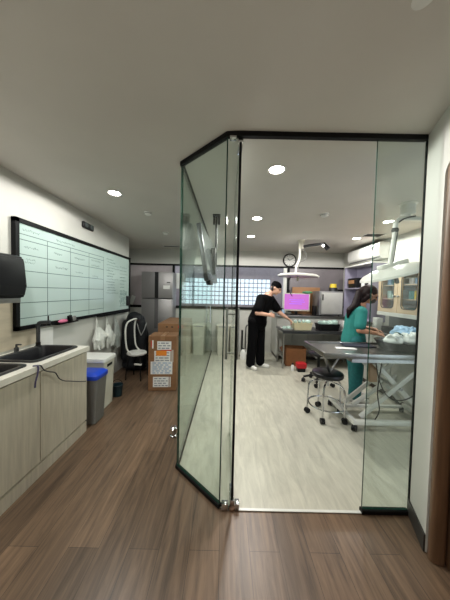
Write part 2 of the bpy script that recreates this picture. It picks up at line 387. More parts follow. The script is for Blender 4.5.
# open glass door leaf, edge on
dl = thing('door_2', 'clear glass door standing open into the room', 'door', (GP.x + .006, 1.48, 0)); dl['kind'] = 'structure'
bm = N(); box2(bm, (-.006, 0, .015), (.006, .82, ZC - .045))
for f in bm.faces: pass
bm.normal_update()
for f in bm.faces: f.material_index = 0 if abs(f.normal.x) > .9 else 1
obj('leaf', bm, [M_glassc, mat('dark_glass_edge', (10, 22, 18), .2)], dl, smooth=False)
bm = N(); box2(bm, (-.008, -.004, .05), (.008, .006, ZC - .034)); obj('edge_seal', bm, M_black, dl, smooth=False)
for s in (-1, 1):
    bm = N()
    cone(bm, (s * .055, .70, .80), (s * .055, .70, 1.30), .012, seg=12)
    for z in (.86, 1.24): cone(bm, (s * .006, .70, z), (s * .055, .70, z), .008, seg=8)
    obj('handle', bm, M_steel, dl)
for z0, z1 in ((.008, .052), (ZC - .058, ZC - .036)):
    bm = N(); box2(bm, (-.016, -.012, z0), (.016, .13, z1), bev=.004); obj('patch_fitting', bm, M_chrome, dl)
for z0, z1 in ((.0, .045), (ZC - .046, ZC - .030)):
    bm = N(); box2(bm, (GP.x - .065, 1.447, z0), (GP.x - .022, 1.483, z1), bev=.004); obj('clamp_plate', bm, M_chrome, gn)
bm = N(); box2(bm, (.018, -.03, .004), (.048, .014, .046), bev=.005); obj('pivot_cover', bm, M_chrome, dl)
bm = N(); cone(bm, (0.0, -.02, 0), (0.0, -.02, .016), .02, seg=16); obj('pivot', bm, M_brownb, dl)
# backsplash
bm = N(); box2(bm, (XL, .2, .90), (XL + .010, 2.29, 1.34)); struct('trim_5', bm, M_beige, 'beige stone backsplash above the sinks', 'trim')
bm = N(); box2(bm, (XL, 2.292, .72), (XL + .012, 2.47, 1.03)); struct('trim_6', bm, M_whitep, 'white splash panel at the end of the counter', 'trim')

# ================================================================== LAMPS
def downlight(loc, label, group='recessed downlights', gain=1.0):
    t = thing('downlight', label, 'ceiling light', loc, 0, group)
    bm = N(); lathe(bm, [(.072, 0), (.078, -.004), (.072, -.009), (.060, -.007), (.057, 0)], 28); obj('trim_ring', bm, M_whitep, t)
    bm = N(); cone(bm, (0, 0, -.0035), (0, 0, -.0005), .058, seg=28); obj('lens', bm, M_lens, t)
    ld = bpy.data.lights.new('downlight_lamp', 'SPOT'); ld.shadow_soft_size = .05; ld.spot_size = R(176); ld.spot_blend = .12; ld.energy = LAMP_W * gain; ld.color = (1.0, .975, .93)
    lo = bpy.data.objects.new('lamp', ld); COL.objects.link(lo); lo.location = (0, 0, -.012); lo.parent = t
    return t
for x, y, lb in ((-1.185, 2.40, 'round white downlight in the ceiling beside the wall board'),
                 (.40, 1.88, 'largest round downlight just inside the glass room doorway'),
                 (.41, 3.09, 'middle round downlight of the row leading back over the doorway'),
                 (.44, 4.07, 'smallest round downlight of the doorway row, nearest the far wall'),
                 (2.32, 4.04, 'round downlight in front of the wall air conditioner'),
                 (2.20, 3.10, 'round downlight beside the ceiling column of the big surgical lamp'),
                 (-1.185, 4.6, 'round downlight deep in the corridor over the cartons')):
    if y != 4.6: downlight((x, y, ZC), lb, gain=(1.0 if x > 2 else ROOM_GAIN * 1.12) if x > 0 else 1.0)
for x, y in ((-1.2, 1.1), (-1.2, -.4)):
    downlight((x, y, ZC), 'round downlight above the sink counter, out of frame' if y > 0 else 'round downlight behind the viewer, out of frame')

# ================================================================== LEFT SIDE: sink counter
t = thing('sink_cabinet', 'grey oak base cabinet with two doors under the sinks', 'cabinet', (-1.40, 2.27, 0))
bm = N(); box2(bm, (-.49, -2.6, .10), (-.012, 0, .16)); box2(bm, (-.49, -2.6, .16), (-.47, 0, .828)); box2(bm, (-.47, -.018, .16), (-.012, 0, .828)); box2(bm, (-.47, -2.6, .16), (-.012, -2.582, .828)); box2(bm, (-.04, -2.582, .76), (-.012, -.018, .828)); box2(bm, (-.04, -2.582, .16), (-.012, -.018, .20)); obj('body', bm, M_door, t, smooth=False)
bm = N(); box2(bm, (-.49, -2.6, 0), (.006, -.004, .10)); obj('plinth', bm, M_door, t, smooth=False)
for y0, y1 in ((-.575, -.003), (-1.15, -.581), (-1.73, -1.156)):
    bm = N(); box2(bm, (-.012, y0, .118), (.008, y1, .815), bev=.002, seg=1); obj('door', bm, M_door, t, smooth=False)
t = thing('countertop', 'pale stone countertop with two cut-out sinks', 'countertop', (-1.375, 2.285, .83))
# slab with two openings made of strips around them
SK = [(-.445, -.555, -.085, -.06), (-.445, -1.37, -.085, -.635)]
def cut_slab():
    bm = N(); x0, x1, z0, z1 = -.525, 0, 0, .044
    box2(bm, (x0, -2.6, z0), (SK[0][0], 0, z1)); box2(bm, (SK[0][2], -2.6, z0), (x1, 0, z1))
    ys = [0, SK[0][3], SK[0][1], SK[1][3], SK[1][1], -2.6]
    for a, b in ((0, 1), (2, 3), (4, 5)): box2(bm, (SK[0][0], ys[b], z0), (SK[0][2], ys[a], z1))
    return bm
obj('slab', cut_slab(), M_count, t, smooth=False)
def sink(name, label, x0, y0, x1, y1, dy):
    t = thing(name, label, 'sink', (-1.375 + (x0 + x1) / 2, 2.285 + (y0 + y1) / 2, .874), 0, 'black sinks in the counter')
    wd, ht = x1 - x0, y1 - y0
    def lp(w, h, r, z): return [(x, y, z) for x, y in rrect(w, h, r)]
    bm = N()
    bridge(bm, [lp(wd + .03, ht + .03, .05, 0), lp(wd + .03, ht + .03, .05, .010), lp(wd + .018, ht + .018, .048, .014), lp(wd - .03, ht - .03, .045, .012), lp(wd - .04, ht - .04, .045, 0),
                lp(wd - .06, ht - .06, .05, -.17), lp(wd - .10, ht - .10, .05, -.19), lp(.02, .02, .009, -.193)], close_last=True)
    obj('basin', bm, M_sink, t)
    bm = N(); lathe(bm, [(0, -.186), (.03, -.186), (.04, -.190), (.042, -.192)], 20); obj('drain', bm, M_steel, t)
    return t
sink('sink', 'black sink basin nearest the end of the counter, with the tap behind', *SK[0], 0)
sink('sink', 'black sink basin cut by the left edge of the picture', *SK[1], 0)
t = thing('faucet', 'dark grey angular tap behind the black sink', 'tap', (-1.822, 2.19, .874))
bm = N(); lathe(bm, [(0, 0), (.03, 0), (.03, .012), (.02, .02), (.02, .05), (.0, .05)], 18); obj('base', bm, M_blackp, t)
bm = N(); tube(bm, spline([(0, 0, .03), (0, 0, .16), (0, 0, .215), (.012, .0, .238), (.04, .0, .245), (.115, 0, .25)], 6), .0165, 12); obj('spout', bm, M_dsteel, t)
bm = N(); cone(bm, (.104, 0, .235), (.104, 0, .215), .017, seg=12); cone(bm, (.10, 0, .25), (.10, 0, .31), .006, seg=8); obj('lever', bm, M_blackp, t)
t = thing('soap_dispenser', 'short grey soap pump at the back of the sink', 'soap pump', (-1.85, 1.99, .874))
bm = N(); lathe(bm, [(0, 0), (.018, 0), (.018, .04), (.008, .05), (.008, .07), (0, .07)], 14); box(bm, (.02, 0, .07), (.05, .014, .012), bev=.004); obj('pump', bm, M_dsteel, t)
bm = N(); tube(bm, spline([(-1.40, 1.652, .876), (-1.370, 1.668, .872), (-1.362, 1.69, .83), (-1.360, 1.74, .80), (-1.360, 1.80, .77), (-1.360, 1.84, .71), (-1.360, 1.90, .665), (-1.360, 1.98, .63), (-1.360, 2.07, .59), (-1.360, 2.20, .54)], 6), .0042, 6)
tag(obj('power_cable', bm, M_wire), 'thin dark cable hanging across the cabinet doors', 'cable')
bm = N(); tube(bm, spline([(-1.40, 1.635, .877), (-1.370, 1.645, .872), (-1.362, 1.63, .82), (-1.360, 1.61, .77), (-1.360, 1.605, .73)], 5), [.007] * 6 + [.006] * 15, 6)
tag(obj('plastic_tie', bm, M_purple), 'short purple grey strap over the counter edge', 'strap')
# paper towel dispenser
t = thing('paper_towel_dispenser', 'black paper towel dispenser on the left wall', 'dispenser', (XL, 1.735, 1.345))
bm = N(); prism(bm, [(0, 0), (.205, 0), (.228, .02), (.234, .10), (.23, .27), (.215, .335), (.18, .352), (0, .355)], Matrix(((1, 0, 0, 0), (0, 0, 1, -.155), (0, 1, 0, .02), (0, 0, 0, 1))), .31)
bmesh.ops.bevel(bm, geom=[e for e in bm.edges], offset=.012, segments=2, affect='EDGES', clamp_overlap=True)
obj('cover', bm, M_blackp, t)
bm = N(); box2(bm, (0.01, -.14, -.018), (.20, .14, .022), bev=.008); obj('outlet', bm, M_grayp, t)
# glass board
t = thing('glass_board', 'large pale green glass planning board with ruled grid in black frame', 'board', (XL, 2.0, 1.06))
W_, H_ = 2.41, 1.02
bm = N(); box2(bm, (.006, .03, .03), (.026, W_ - .03, H_ - .03)); obj('glass_face', bm, M_board, t, smooth=False)
bm = N()
box2(bm, (0, 0, 0), (.042, .038, H_)); box2(bm, (0, W_ - .038, 0), (.042, W_, H_)); box2(bm, (0, 0, 0), (.042, W_, .038)); box2(bm, (0, 0, H_ - .038), (.042, W_, H_))
obj('frame', bm, M_black, t, smooth=False)
bm = N()
for z in (.885, .835, .70, .55, .398, .252, .107): box2(bm, (.0262, .05, z - .0035), (.0268, 1.47, z + .0035))
for y in (.375, .727, 1.096, 1.463): box2(bm, (.0262, y - .0035, .045), (.0268, y + .0035, .885))
obj('ruled_lines', bm, M_bline, t, smooth=False)
def scrawl(y0, z0, ln, amp, n):
    pts = [(.0268, y0 + ln * k / n + random.uniform(-.004, .004), z0 + amp * math.sin(k * 2.1) + random.uniform(-amp, amp) * .6) for k in range(n + 1)]
    bm = N(); tube(bm, pts, .0016, 4); obj('written_line', bm, M_bink, t)
for y, z, ln in ((.10, .775, .16), (.12, .66, .10), (.10, .63, .12), (.47, .775, .12), (.48, .625, .20), (.80, .775, .2), (.82, .60, .14), (1.15, .80, .22), (1.15, .73, .2), (1.17, .58, .15), (.08, .93, .20), (.5, .925, .3)):
    scrawl(y, z, ln, .010, int(ln * 110))
for k in range(13): scrawl(1.55 + .03 * (k % 2), .88 - .045 * k, random.uniform(.2, .42), .008, 34)
for k in range(9): scrawl(2.0, .80 - .06 * k, random.uniform(.15, .32), .010, 30)
for k in range(10): scrawl(1.98 + .02 * (k % 3), .36 - .028 * k, random.uniform(.2, .36), .018, 30)
bm = N(); box2(bm, (.0, 1.28, -.012), (.085, 2.30, .004)); box2(bm, (.078, 1.28, .0), (.085, 2.30, .018)); obj('marker_tray', bm, M_black, t, smooth=False)
bm = N(); box2(bm, (.026, 2.26, .10), (.055, 2.37, .28), bev=.006); obj('clip_holder', bm, M_blackp, t)
bm = N(); box2(bm, (.0, .46, -.010), (.075, .80, .002)); obj('small_ledge', bm, M_black, t, smooth=False)
bm = N(); ball(bm, (XL + .055, 2.555, 1.083), (.018, .07, .021), 14); ball(bm, (XL + .05, 2.60, 1.08), (.015, .04, .018), 12); tag(obj('cloth', bm, M_pink), 'small pink cloth on the board ledge', 'cloth')
bm = N(); box(bm, (XL + .052, 2.68, 1.100), (.03, .05, .075), rot=(.25, 0, 0), bev=.006); tag(obj('marker_box', bm, M_blackp), 'small black eraser leaning on the board ledge', 'eraser')
bm = N(); box(bm, (XL + .052, 2.745, 1.091), (.03, .06, .055), rot=(.2, 0, 0), bev=.006); tag(obj('eraser', bm, M_grayp), 'grey eraser beside the black one on the ledge', 'eraser')
# emergency light
t = thing('wall_sensor', 'small black twin unit on the wall above the board', 'sensor', (XL, 3.085, 2.305))
bm = N(); box(bm, (.018, 0, 0), (.036, .24, .085), bev=.018, seg=3); obj('case', bm, M_blackp, t)
for s in (-1, 1):
    bm = N(); cone(bm, (.034, s * .06, 0), (.045, s * .06, 0), .034, .03, seg=18); obj('lens', bm, M_screen, t)

# bins and hamper
t = thing('trash_bin', 'grey waste bin with blue lid at the end of the counter', 'bin', (-1.468, 2.465, 0))
def sq(w, d, r, z): return [(x, y, z) for x, y in rrect(w, d, r)]
bm = N(); bridge(bm, [sq(.20, .19, .03, 0), sq(.205, .195, .03, .004), sq(.255, .23, .035, .47), sq(.262, .236, .036, .475), sq(.262, .236, .036, .492)], True, True); obj('body', bm, M_grayp, t)
bm = N(); bridge(bm, [sq(.275, .25, .04, .488), sq(.282, .256, .042, .50), sq(.278, .252, .042, .53), sq(.22, .20, .04, .552), sq(.12, .1, .03, .556)], True, True); obj('lid', bm, M_blue, t)
t = thing('hamper', 'tall cream hamper with white lid behind the grey bin', 'hamper', (-1.63, 2.80, 0))
bm = N(); bridge(bm, [sq(.37, .24, .03, 0), sq(.40, .27, .03, .58)], True, True); obj('body', bm, M_offw, t)
bm = N(); bridge(bm, [sq(.425, .30, .03, .575), sq(.43, .305, .032, .60), sq(.42, .295, .032, .62), sq(.30, .2, .03, .626)], True, True); obj('lid', bm, M_whitep, t)
bm = N(); box2(bm, (.192, -.06, .50), (.204, .06, .535), bev=.006); obj('grip', bm, M_blackp, t)
t = thing('tub', 'small dark teal tub on the floor past the hamper', 'tub', (-1.45, 3.05, 0))
bm = N(); lathe(bm, [(0, 0), (.055, 0), (.07, .15), (.074, .155), (.07, .16), (.064, .155), (.05, .02), (0, .02)], 20); obj('body', bm, M_teal, t)
bm = N(); tube(bm, spline([(-.07, 0, .15), (-.055, .0, .20), (0, 0, .225), (.055, 0, .20), (.07, 0, .15)], 5), .004, 6); obj('handle', bm, M_blackp, t)

# hanging plastic bags
def hang_bag(y, z, wd, ht, dp, label, seed, m=M_bag):
    rn = random.Random(seed)
    t = thing('plastic_bag', label, 'bag', (XL + .015, y, z), 0, 'bags hanging under the board')
    def sh(bm):
        ball(bm, (dp * .42, 0, -ht * .62), (dp * .32, wd * .40, ht * .34))
        for k in range(13):
            q = -1 + 2 * k / 12; j = rn.uniform(-.3, .3)
            capsule(bm, (.03 + .02 * rn.random(), q * wd * .16, 0), (dp * (.35 + rn.uniform(-.15, .3)), q * wd * .46, -ht * (.55 + j * .3)), .011, .016 + .012 * rn.random())
            capsule(bm, (dp * (.35 + rn.uniform(-.15, .3)), q * wd * .46, -ht * (.5 + j * .2)), (dp * (.4 + rn.uniform(-.2, .3)), q * wd * .42, -ht * (.95 + j * .15)), .02, .014)
    blob('pouch', sh, m, t, .008, 1)
    for s in (-1, 1):
        bm = N(); tube(bm, spline([(.02, 0, .15), (.03, s * .012, .08), (.035, s * .03, 0), (.04, s * wd * .22, -ht * .16)], 5), .007, 6); obj('handle', bm, m, t)
    bm = N(); tube(bm, [(-.012, 0, .165), (.02, 0, .165), (.03, 0, .150), (.026, 0, .14), (.016, 0, .142)], .004, 6); obj('hook', bm, M_steel, t)
hang_bag(3.26, 1.06 - .17, .30, .30, .17, 'white carrier bag hanging nearest the counter under the board', 1)
hang_bag(3.54, 1.06 - .17, .25, .33, .16, 'white carrier bag hanging second from the counter under the board', 2)
hang_bag(3.82, 1.06 - .17, .15, .42, .12, 'limp grey white bag hanging beside the black coat', 3, mat('grey_plastic_bag', (168, 174, 170), .4, bump=.4, scale=14))

# chair and black coat
t = thing('folding_chair', 'small white chair with bent tube back before the black coat', 'chair', (-1.44, 3.70, 0), R(-8))
bm = N(); tube(bm, spline([(.02, -.13, .40), (-.08, -.135, .48), (-.115, -.135, .60), (-.125, -.135, .82), (-.10, -.12, .93), (-.05, -.06, .975), (-.05, .06, .975), (-.10, .12, .93), (-.125, .135, .82), (-.115, .135, .60), (-.08, .135, .48), (.02, .13, .40)], 5), .013, 8); obj('back_frame', bm, M_whitem, t)
bm = N(); lathe(bm, [(0, .385), (.13, .388), (.165, .405), (.168, .425), (.15, .44), (0, .435)], 28, Matrix.Diagonal((.95, .9, 1, 1)).to_4x4()); obj('seat', bm, M_whitep, t)
for x, y in ((-.10, -.10), (-.10, .10), (.11, -.10), (.11, .10)):
    bm = N(); tube(bm, [(x, y, .40), (x * 1.25, y * 1.25, 0)], .011, 8); obj('leg', bm, M_blackp, t)
bm = N(); box2(bm, (.02, -.125, .25), (.14, -.095, .275), bev=.004); obj('stretcher', bm, M_whitem, t)
t = thing('coat', 'long black coat bundle heaped against the wall past the hanging bags', 'coat', (-1.645, 4.15, 0))
def coat(bm):
    rn = random.Random(5)
    capsule(bm, (-.03, .0, .93), (-.02, .0, .45), .13, .17)
    capsule(bm, (.12, -.06, .86), (.17, -.08, .35), .085, .10); capsule(bm, (.06, .08, .92), (.16, .08, .45), .075, .10)
    capsule(bm, (-.14, -.06, .84), (-.13, -.08, .25), .08, .10)
    for k in range(11): capsule(bm, (rn.uniform(-.16, .16), rn.uniform(-.14, .12), .6), (rn.uniform(-.16, .2), rn.uniform(-.18, .14), .12), .055, .075)
    ball(bm, (.02, -.03, .09), (.25, .19, .088)); ball(bm, (.0, -.02, .96), (.14, .12, .085))
blob('body', coat, M_coat, t, .014, 3)
bm = N(); tube(bm, spline([(.09, -.16, .86), (.13, -.185, .76), (.175, -.195, .66)], 5), .009, 6); obj('cord', bm, M_grayp, t)
bm = N(); tube(bm, spline([(.245, -.12, .88), (.225, -.185, .76), (.175, -.20, .66)], 5), .009, 6); obj('cord', bm, M_grayp, t)

# cartons
def carton(w, d, h, label, loc, rz, group=None, hand=False, labels=True):
    t = thing('cardboard_box', label, 'box', loc, rz, group)
    bm = N(); box2(bm, (-w / 2, -d / 2, 0), (w / 2, d / 2, h), bev=.004, seg=1); obj('carton', bm, M_card, t, smooth=False)
    bm = N(); box2(bm, (-.03, -d / 2 - .0012, h - .06), (.03, d / 2 + .0012, h + .0012)); obj('tape', bm, M_tape, t, smooth=False)
    return t
t = carton(.40, .34, .80, 'tall brown shipping carton with white and orange labels on the corridor floor', (-.90, 3.40, 0), R(4))
FY = -.171
def sticker(par, x0, z0, x1, z1, m, nm='label', lines=0, lm=None, yoff=0.0):
    bm = N(); box2(bm, (x0, FY - .0012 - yoff, z0), (x1, FY + .0005 - yoff, z1)); o = obj(nm, bm, m, par, smooth=False)
    if lines:
        bm = N()
        rn = random.Random(int(x0 * 1000) + lines)
        for k in range(lines):
            z = z1 - (z1 - z0) * (k + .7) / (lines + .4); w_ = (x1 - x0)
            xs = x0 + w_ * .08
            while xs < x1 - w_ * .15:
                xe = min(xs + w_ * rn.uniform(.08, .3), x1 - w_ * .06)
                box2(bm, (xs, FY - .0022 - yoff, z - (z1 - z0) / lines * .22), (xe, FY - .0010 - yoff, z + (z1 - z0) / lines * .16)); xs = xe + w_ * rn.uniform(.04, .1)
        obj('printing', bm, lm or M_ink, o, smooth=False)
    return o
sticker(t, -.075, .60, .125, .725, M_label, lines=3)
sticker(t, -.115, .42, .115, .585, M_label, lines=4)
o = sticker(t, -.09, .515, .06, .59, M_orange, 'orange_label', yoff=.002)
sticker(t, .122, .42, .158, .60, mat('pale_strip', (180, 170, 160), .6), 'strip')
sticker(t, -.165, .245, .145, .43, M_label, lines=6, lm=M_bluei, yoff=.001)
sticker(t, -.13, .055, .095, .205, M_label, lines=4)
sticker(t, .108, .055, .122, .205, M_label, 'strip')
sticker(t, -.165, .64, -.152, .73, M_redm, 'handle_mark'); sticker(t, -.148, .62, -.128, .74, M_label, 'handle_mark')
bm = N(); box2(bm, (-.02, FY - .002, .585), (.13, FY, .602)); obj('red_band', bm, M_redm, t, smooth=False)
t2 = thing('cardboard_box', 'long open-handled brown carton stack behind the labelled carton', 'box', (-.90, 4.22, 0), R(2))
bm = N(); box2(bm, (-.24, -.42, 0), (.24, .52, .90), bev=.004, seg=1); obj('carton', bm, M_card, t2, smooth=False)
bm = N(); box2(bm, (-.24 - .001, -.43, .60), (.24 + .001, .53, .604)); obj('seam', bm, M_cardd, t2, smooth=False)
for x in (-.09, .0): bm = N(); box(bm, (x, -.4215, .845), (.035, .006, .018), bev=.002); obj('hand_hole', bm, M_blackp, t2)
bm = N(); box2(bm, (.10, -.4225, .825), (.19, -.4195, .875)); obj('print_mark', bm, M_redm, t2, smooth=False)

# fridge
t = thing('refrigerator', 'tall stainless steel two door refrigerator at the corridor end', 'refrigerator', (-1.545, 5.10, 0))
bm = N(); box2(bm, (-.355, .06, .03), (.355, .36, 1.88), bev=.008); obj('body', bm, mat('fridge_grey_side', (120, 118, 120), .5), t)
bm = N(); box2(bm, (-.355, 0, 1.285), (.355, .056, 1.885), bev=.012); d1 = obj('freezer_door', bm, M_fridge, t)
bm = N(); box2(bm, (-.355, 0, .08), (.355, .056, 1.272), bev=.012); d2 = obj('fridge_door', bm, M_fridge, t)
bm = N(); box2(bm, (-.05, -.006, 1.29), (.03, .001, 1.88)); obj('handle_recess', bm, M_blackp, d1, smooth=False)
bm = N(); box2(bm, (-.05, -.006, .60), (.03, .001, 1.268)); obj('handle_recess', bm, mat('recess_grey', (92, 90, 92), .4), d2, smooth=False)
bm = N(); box2(bm, (.14, -.002, 1.50), (.29, .001, 1.58)); obj('energy_sticker', bm, M_label, d1, smooth=False)
bm = N(); box2(bm, (.22, -.002, 1.64), (.30, .001, 1.66)); obj('badge', bm, M_blackp, d1, smooth=False)
for x in (-.3, .3):
    for y in (.1, .32): bm = N(); cone(bm, (x, y, 0), (x, y, .032), .02, seg=10); obj('foot', bm, M_blackp, t)
bm = N(); box2(bm, (-1.20, YF + .016, 1.52), (-1.0, YF + .0205, 1.90)); tag(obj('paper_notice', bm, M_label, smooth=False), 'white paper sheet beside the refrigerator', 'paper')
bm = N(); box(bm, (-2.26, YF - .018, 1.22), (.10, .012, .22), rot=(0, .35, 0)); tag(obj('magazine', bm, M_label, smooth=False), 'white leaflet propped on the rail left of the fridge', 'leaflet')
bm = N(); lathe(bm, [(0, 0), (.022, 0), (.024, .008), (.016, .012), (.014, .04), (.022, .046), (.024, .062), (.014, .072), (0, .073)], 20, xf((-.485, 2.215, 0)) @ Matrix.Diagonal((1.5, 1.5, 1.35, 1))); tag(obj('door_stop', bm, M_chrome), 'chrome floor stop beside the glass side wall', 'door stop')
# ceiling fittings
def disc(x, y, r, label, nm='smoke_detector', h=.035, cat='detector'):
    t = thing(nm, label, cat, (x, y, ZC))
    bm = N(); lathe(bm, [(0, 0), (r, 0), (r, -h * .35), (r * .8, -h * .75), (r * .55, -h), (0, -h)], 24); obj('cap', bm, M_whitep, t)
    if h > .02:
        bm = N(); lathe(bm, [(r * .98, -h * .36), (r * .99, -h * .46), (r * .90, -h * .55), (r * .86, -h * .5)], 24); obj('vent_ring', bm, M_grayp, t)
    return t
disc(1.235, 2.88, .055, 'white smoke detector on the ceiling of the glass room')
disc(-1.03, 2.97, .05, 'white ceiling sensor in the corridor, nearest the downlight')
disc(-1.06, 3.95, .05, 'white ceiling sensor in the corridor, second from the downlight')
disc(.655, .80, .035, 'faint round cover plate on the ceiling near the top edge', 'cover_plate', .006, 'cover plate')
for x0, x1, y0, y1, lb in ((-1.42, -.75, 5.05, 5.20, 'dark slotted ceiling vent above the fridge'), (2.30, 2.62, 3.70, 3.92, 'slotted ceiling vent beside the air conditioner')):
    t = thing('ceiling_vent', lb, 'vent', ((x0 + x1) / 2, (y0 + y1) / 2, ZC)); a, b = (x1 - x0) / 2, (y1 - y0) / 2
    bm = N(); box2(bm, (-a, -b, -.008), (a, -b + .015, 0)); box2(bm, (-a, b - .015, -.008), (a, b, 0)); box2(bm, (-a, -b, -.008), (-a + .015, b, 0)); box2(bm, (a - .015, -b, -.008), (a, b, 0)); obj('frame', bm, M_whitep, t, smooth=False)
    bm = N(); box2(bm, (-a + .012, -b + .012, -.002), (a - .012, b - .012, 0)); obj('backing', bm, M_blackp, t, smooth=False)
    bm = N(); n = 4
    for k in range(n): box(bm, (0, -b + .02 + (2 * b - .04) * (k + .5) / n, -.006), (2 * a - .03, .012, .003), rot=(.5, 0, 0))
    obj('slat', bm, M_grayp, t, smooth=False)

# ================================================================== GLASS ROOM
# ceiling hung television seen edge on
t = thing('television', 'grey flat television hung from the ceiling beyond the side glass', 'television', (-.135, 3.02, 1.95))
bm = N(); cone(bm, (.0, 0, -.14), (.0, 0, .49), .016, seg=12); obj('pole', bm, M_blackp, t)
bm = N(); box2(bm, (-.05, -.05, .505), (.05, .05, .52)); box2(bm, (-.045, -.02, .40), (-.02, .02, .51)); box2(bm, (.02, -.02, .40), (.045, .02, .51)); obj('ceiling_plate', bm, M_blackp, t)
bm = N(); box(bm, (-.03, -.03, -.10), (.06, .16, .34), bev=.006); obj('bracket', bm, M_blackp, t)
tv = Matrix.Translation((-.085, -.16, -.07)) @ Matrix.Rotation(R(-9), 4, 'Y') @ Matrix.Rotation(R(-4), 4, 'Z')
bm = N(); box(bm, (0, 0, 0), (.05, .92, .62), bev=.01); bm.transform(tv); obj('housing', bm, M_dsteel, t)
bm = N(); box(bm, (.0258, 0, .005), (.002, .88, .575)); bm.transform(tv); obj('screen', bm, M_screen, t)
bm = N(); box(bm, (.012, -.30, -.325), (.05, .22, .05), bev=.006); bm.transform(tv); obj('control_strip', bm, M_blackp, t)

# white bins along the far wall
def whitebin(x, y, label, m=M_offw, s=1.0):
    t = thing('waste_bin', label, 'bin', (x, y, 0), 0, 'tall bins by the far wall')
    bm = N(); bridge(bm, [sq(.25 * s, .25, .03, 0), sq(.30 * s, .30, .035, .66)], True, True); obj('body', bm, m, t)
    bm = N(); bridge(bm, [sq(.315 * s, .315, .036, .655), sq(.315 * s, .315, .036, .69), sq(.26 * s, .26, .03, .705)], True, True); obj('lid', bm, m, t)
    bm = N(); box2(bm, (-.10 * s, -.165, .655), (.10 * s, -.155, .672)); obj('lid_slot', bm, M_ink, t, smooth=False)
    return t
whitebin(-.93, 5.28, 'grey tall bin furthest left behind the side glass', M_grayp)
whitebin(-.58, 5.27, 'off-white tall bin left of the side glass end')
whitebin(-.03, 5.28, 'off-white tall bin just right of the side glass end')
whitebin(.24, 5.28, 'narrow off-white tall bin beside the open glass door', M_offw, .7)
t = thing('jug', 'white plastic jug on the floor behind the black-clad person', 'jug', (.42, 4.86, 0))
bm = N(); bridge(bm, [sq(.12, .10, .02, 0), sq(.13, .11, .025, .02), sq(.13, .11, .025, .15), sq(.06, .06, .02, .21), sq(.04, .04, .015, .225)], True, True); obj('body', bm, M_whitep, t)
bm = N(); tube(bm, spline([(.03, 0, .215), (.065, 0, .20), (.07, 0, .13)], 5), .008, 6); obj('handle', bm, M_whitep, t)
bm = N(); cone(bm, (0, 0, .22), (0, 0, .25), .018, seg=12); obj('cap', bm, M_blackp, t)
t = thing('pump_stand', 'black upright pump tube with hooked top behind the white jug', 'pump', (.44, 5.12, 0))
bm = N(); lathe(bm, [(0, 0), (.09, 0), (.09, .02), (.03, .04), (0, .04)], 18); obj('base', bm, M_blackp, t)
bm = N(); cone(bm, (-.03, 0, .02), (-.03, 0, .60), .022, seg=10); obj('tube', bm, M_blackp, t)
bm = N(); tube(bm, spline([(.05, 0, .02), (.05, 0, .55), (.06, 0, .68), (.10, 0, .72), (.13, 0, .68)], 5), .014, 8); obj('hook_tube', bm, M_dsteel, t)

# wall clock
t = thing('wall_clock', 'round white clock with black rim on the bulkhead', 'clock', (1.545, YF, 2.265))
MC = Matrix.Rotation(R(90), 4, 'X')
bm = N(); lathe(bm, [(.135, 0), (.16, 0), (.165, .02), (.155, .035), (.135, .03)], 40, MC); obj('rim', bm, M_black, t)
bm = N(); lathe(bm, [(0, .0), (.14, 0), (.14, .02), (0, .02)], 40, MC); obj('face', bm, M_whitep, t)
for k in range(12):
    bm = N(); a = 2 * PI * k / 12; box(bm, (.115 * math.sin(a), -.021, .115 * math.cos(a)), (.008, .003, .024 if k % 3 else .032), rot=(0, a, 0)); obj('hour_mark', bm, M_blackp, t, smooth=False)
for nm, a, ln, wd_ in (('hour_hand', R(-52), .065, .014), ('minute_hand', R(58), .095, .010)):
    bm = N(); box(bm, (math.sin(a) * ln / 2, -.024, math.cos(a) * ln / 2), (wd_, .003, ln), rot=(0, a, 0)); obj(nm, bm, M_blackp, t, smooth=False)

# rear high counter with cabinets
t = thing('rear_counter', 'pale grey base cabinets with steel top along the far wall', 'counter', (1.15, YF, 0))
bm = N(); box2(bm, (0, -.56, .08), (1.70, -.006, .94)); obj('body', bm, M_cab, t, smooth=False)
bm = N(); box2(bm, (0.02, -.53, 0), (1.70, -.02, .08)); obj('plinth', bm, M_base, t, smooth=False)
bm = N(); box2(bm, (-.02, -.60, .94), (1.71, -.004, .98), bev=.004); obj('top', bm, M_steel, t, smooth=False)
for k in range(5):
    bm = N(); box2(bm, (.006 + .34 * k, -.578, .10), (.334 + .34 * k, -.561, .92), bev=.003, seg=1); d = obj('door', bm, M_cab, t, smooth=False)
    bm = N(); box2(bm, (.30 + .34 * k, -.592, .60), (.312 + .34 * k, -.578, .74), bev=.003); obj('handle', bm, M_steel, d)
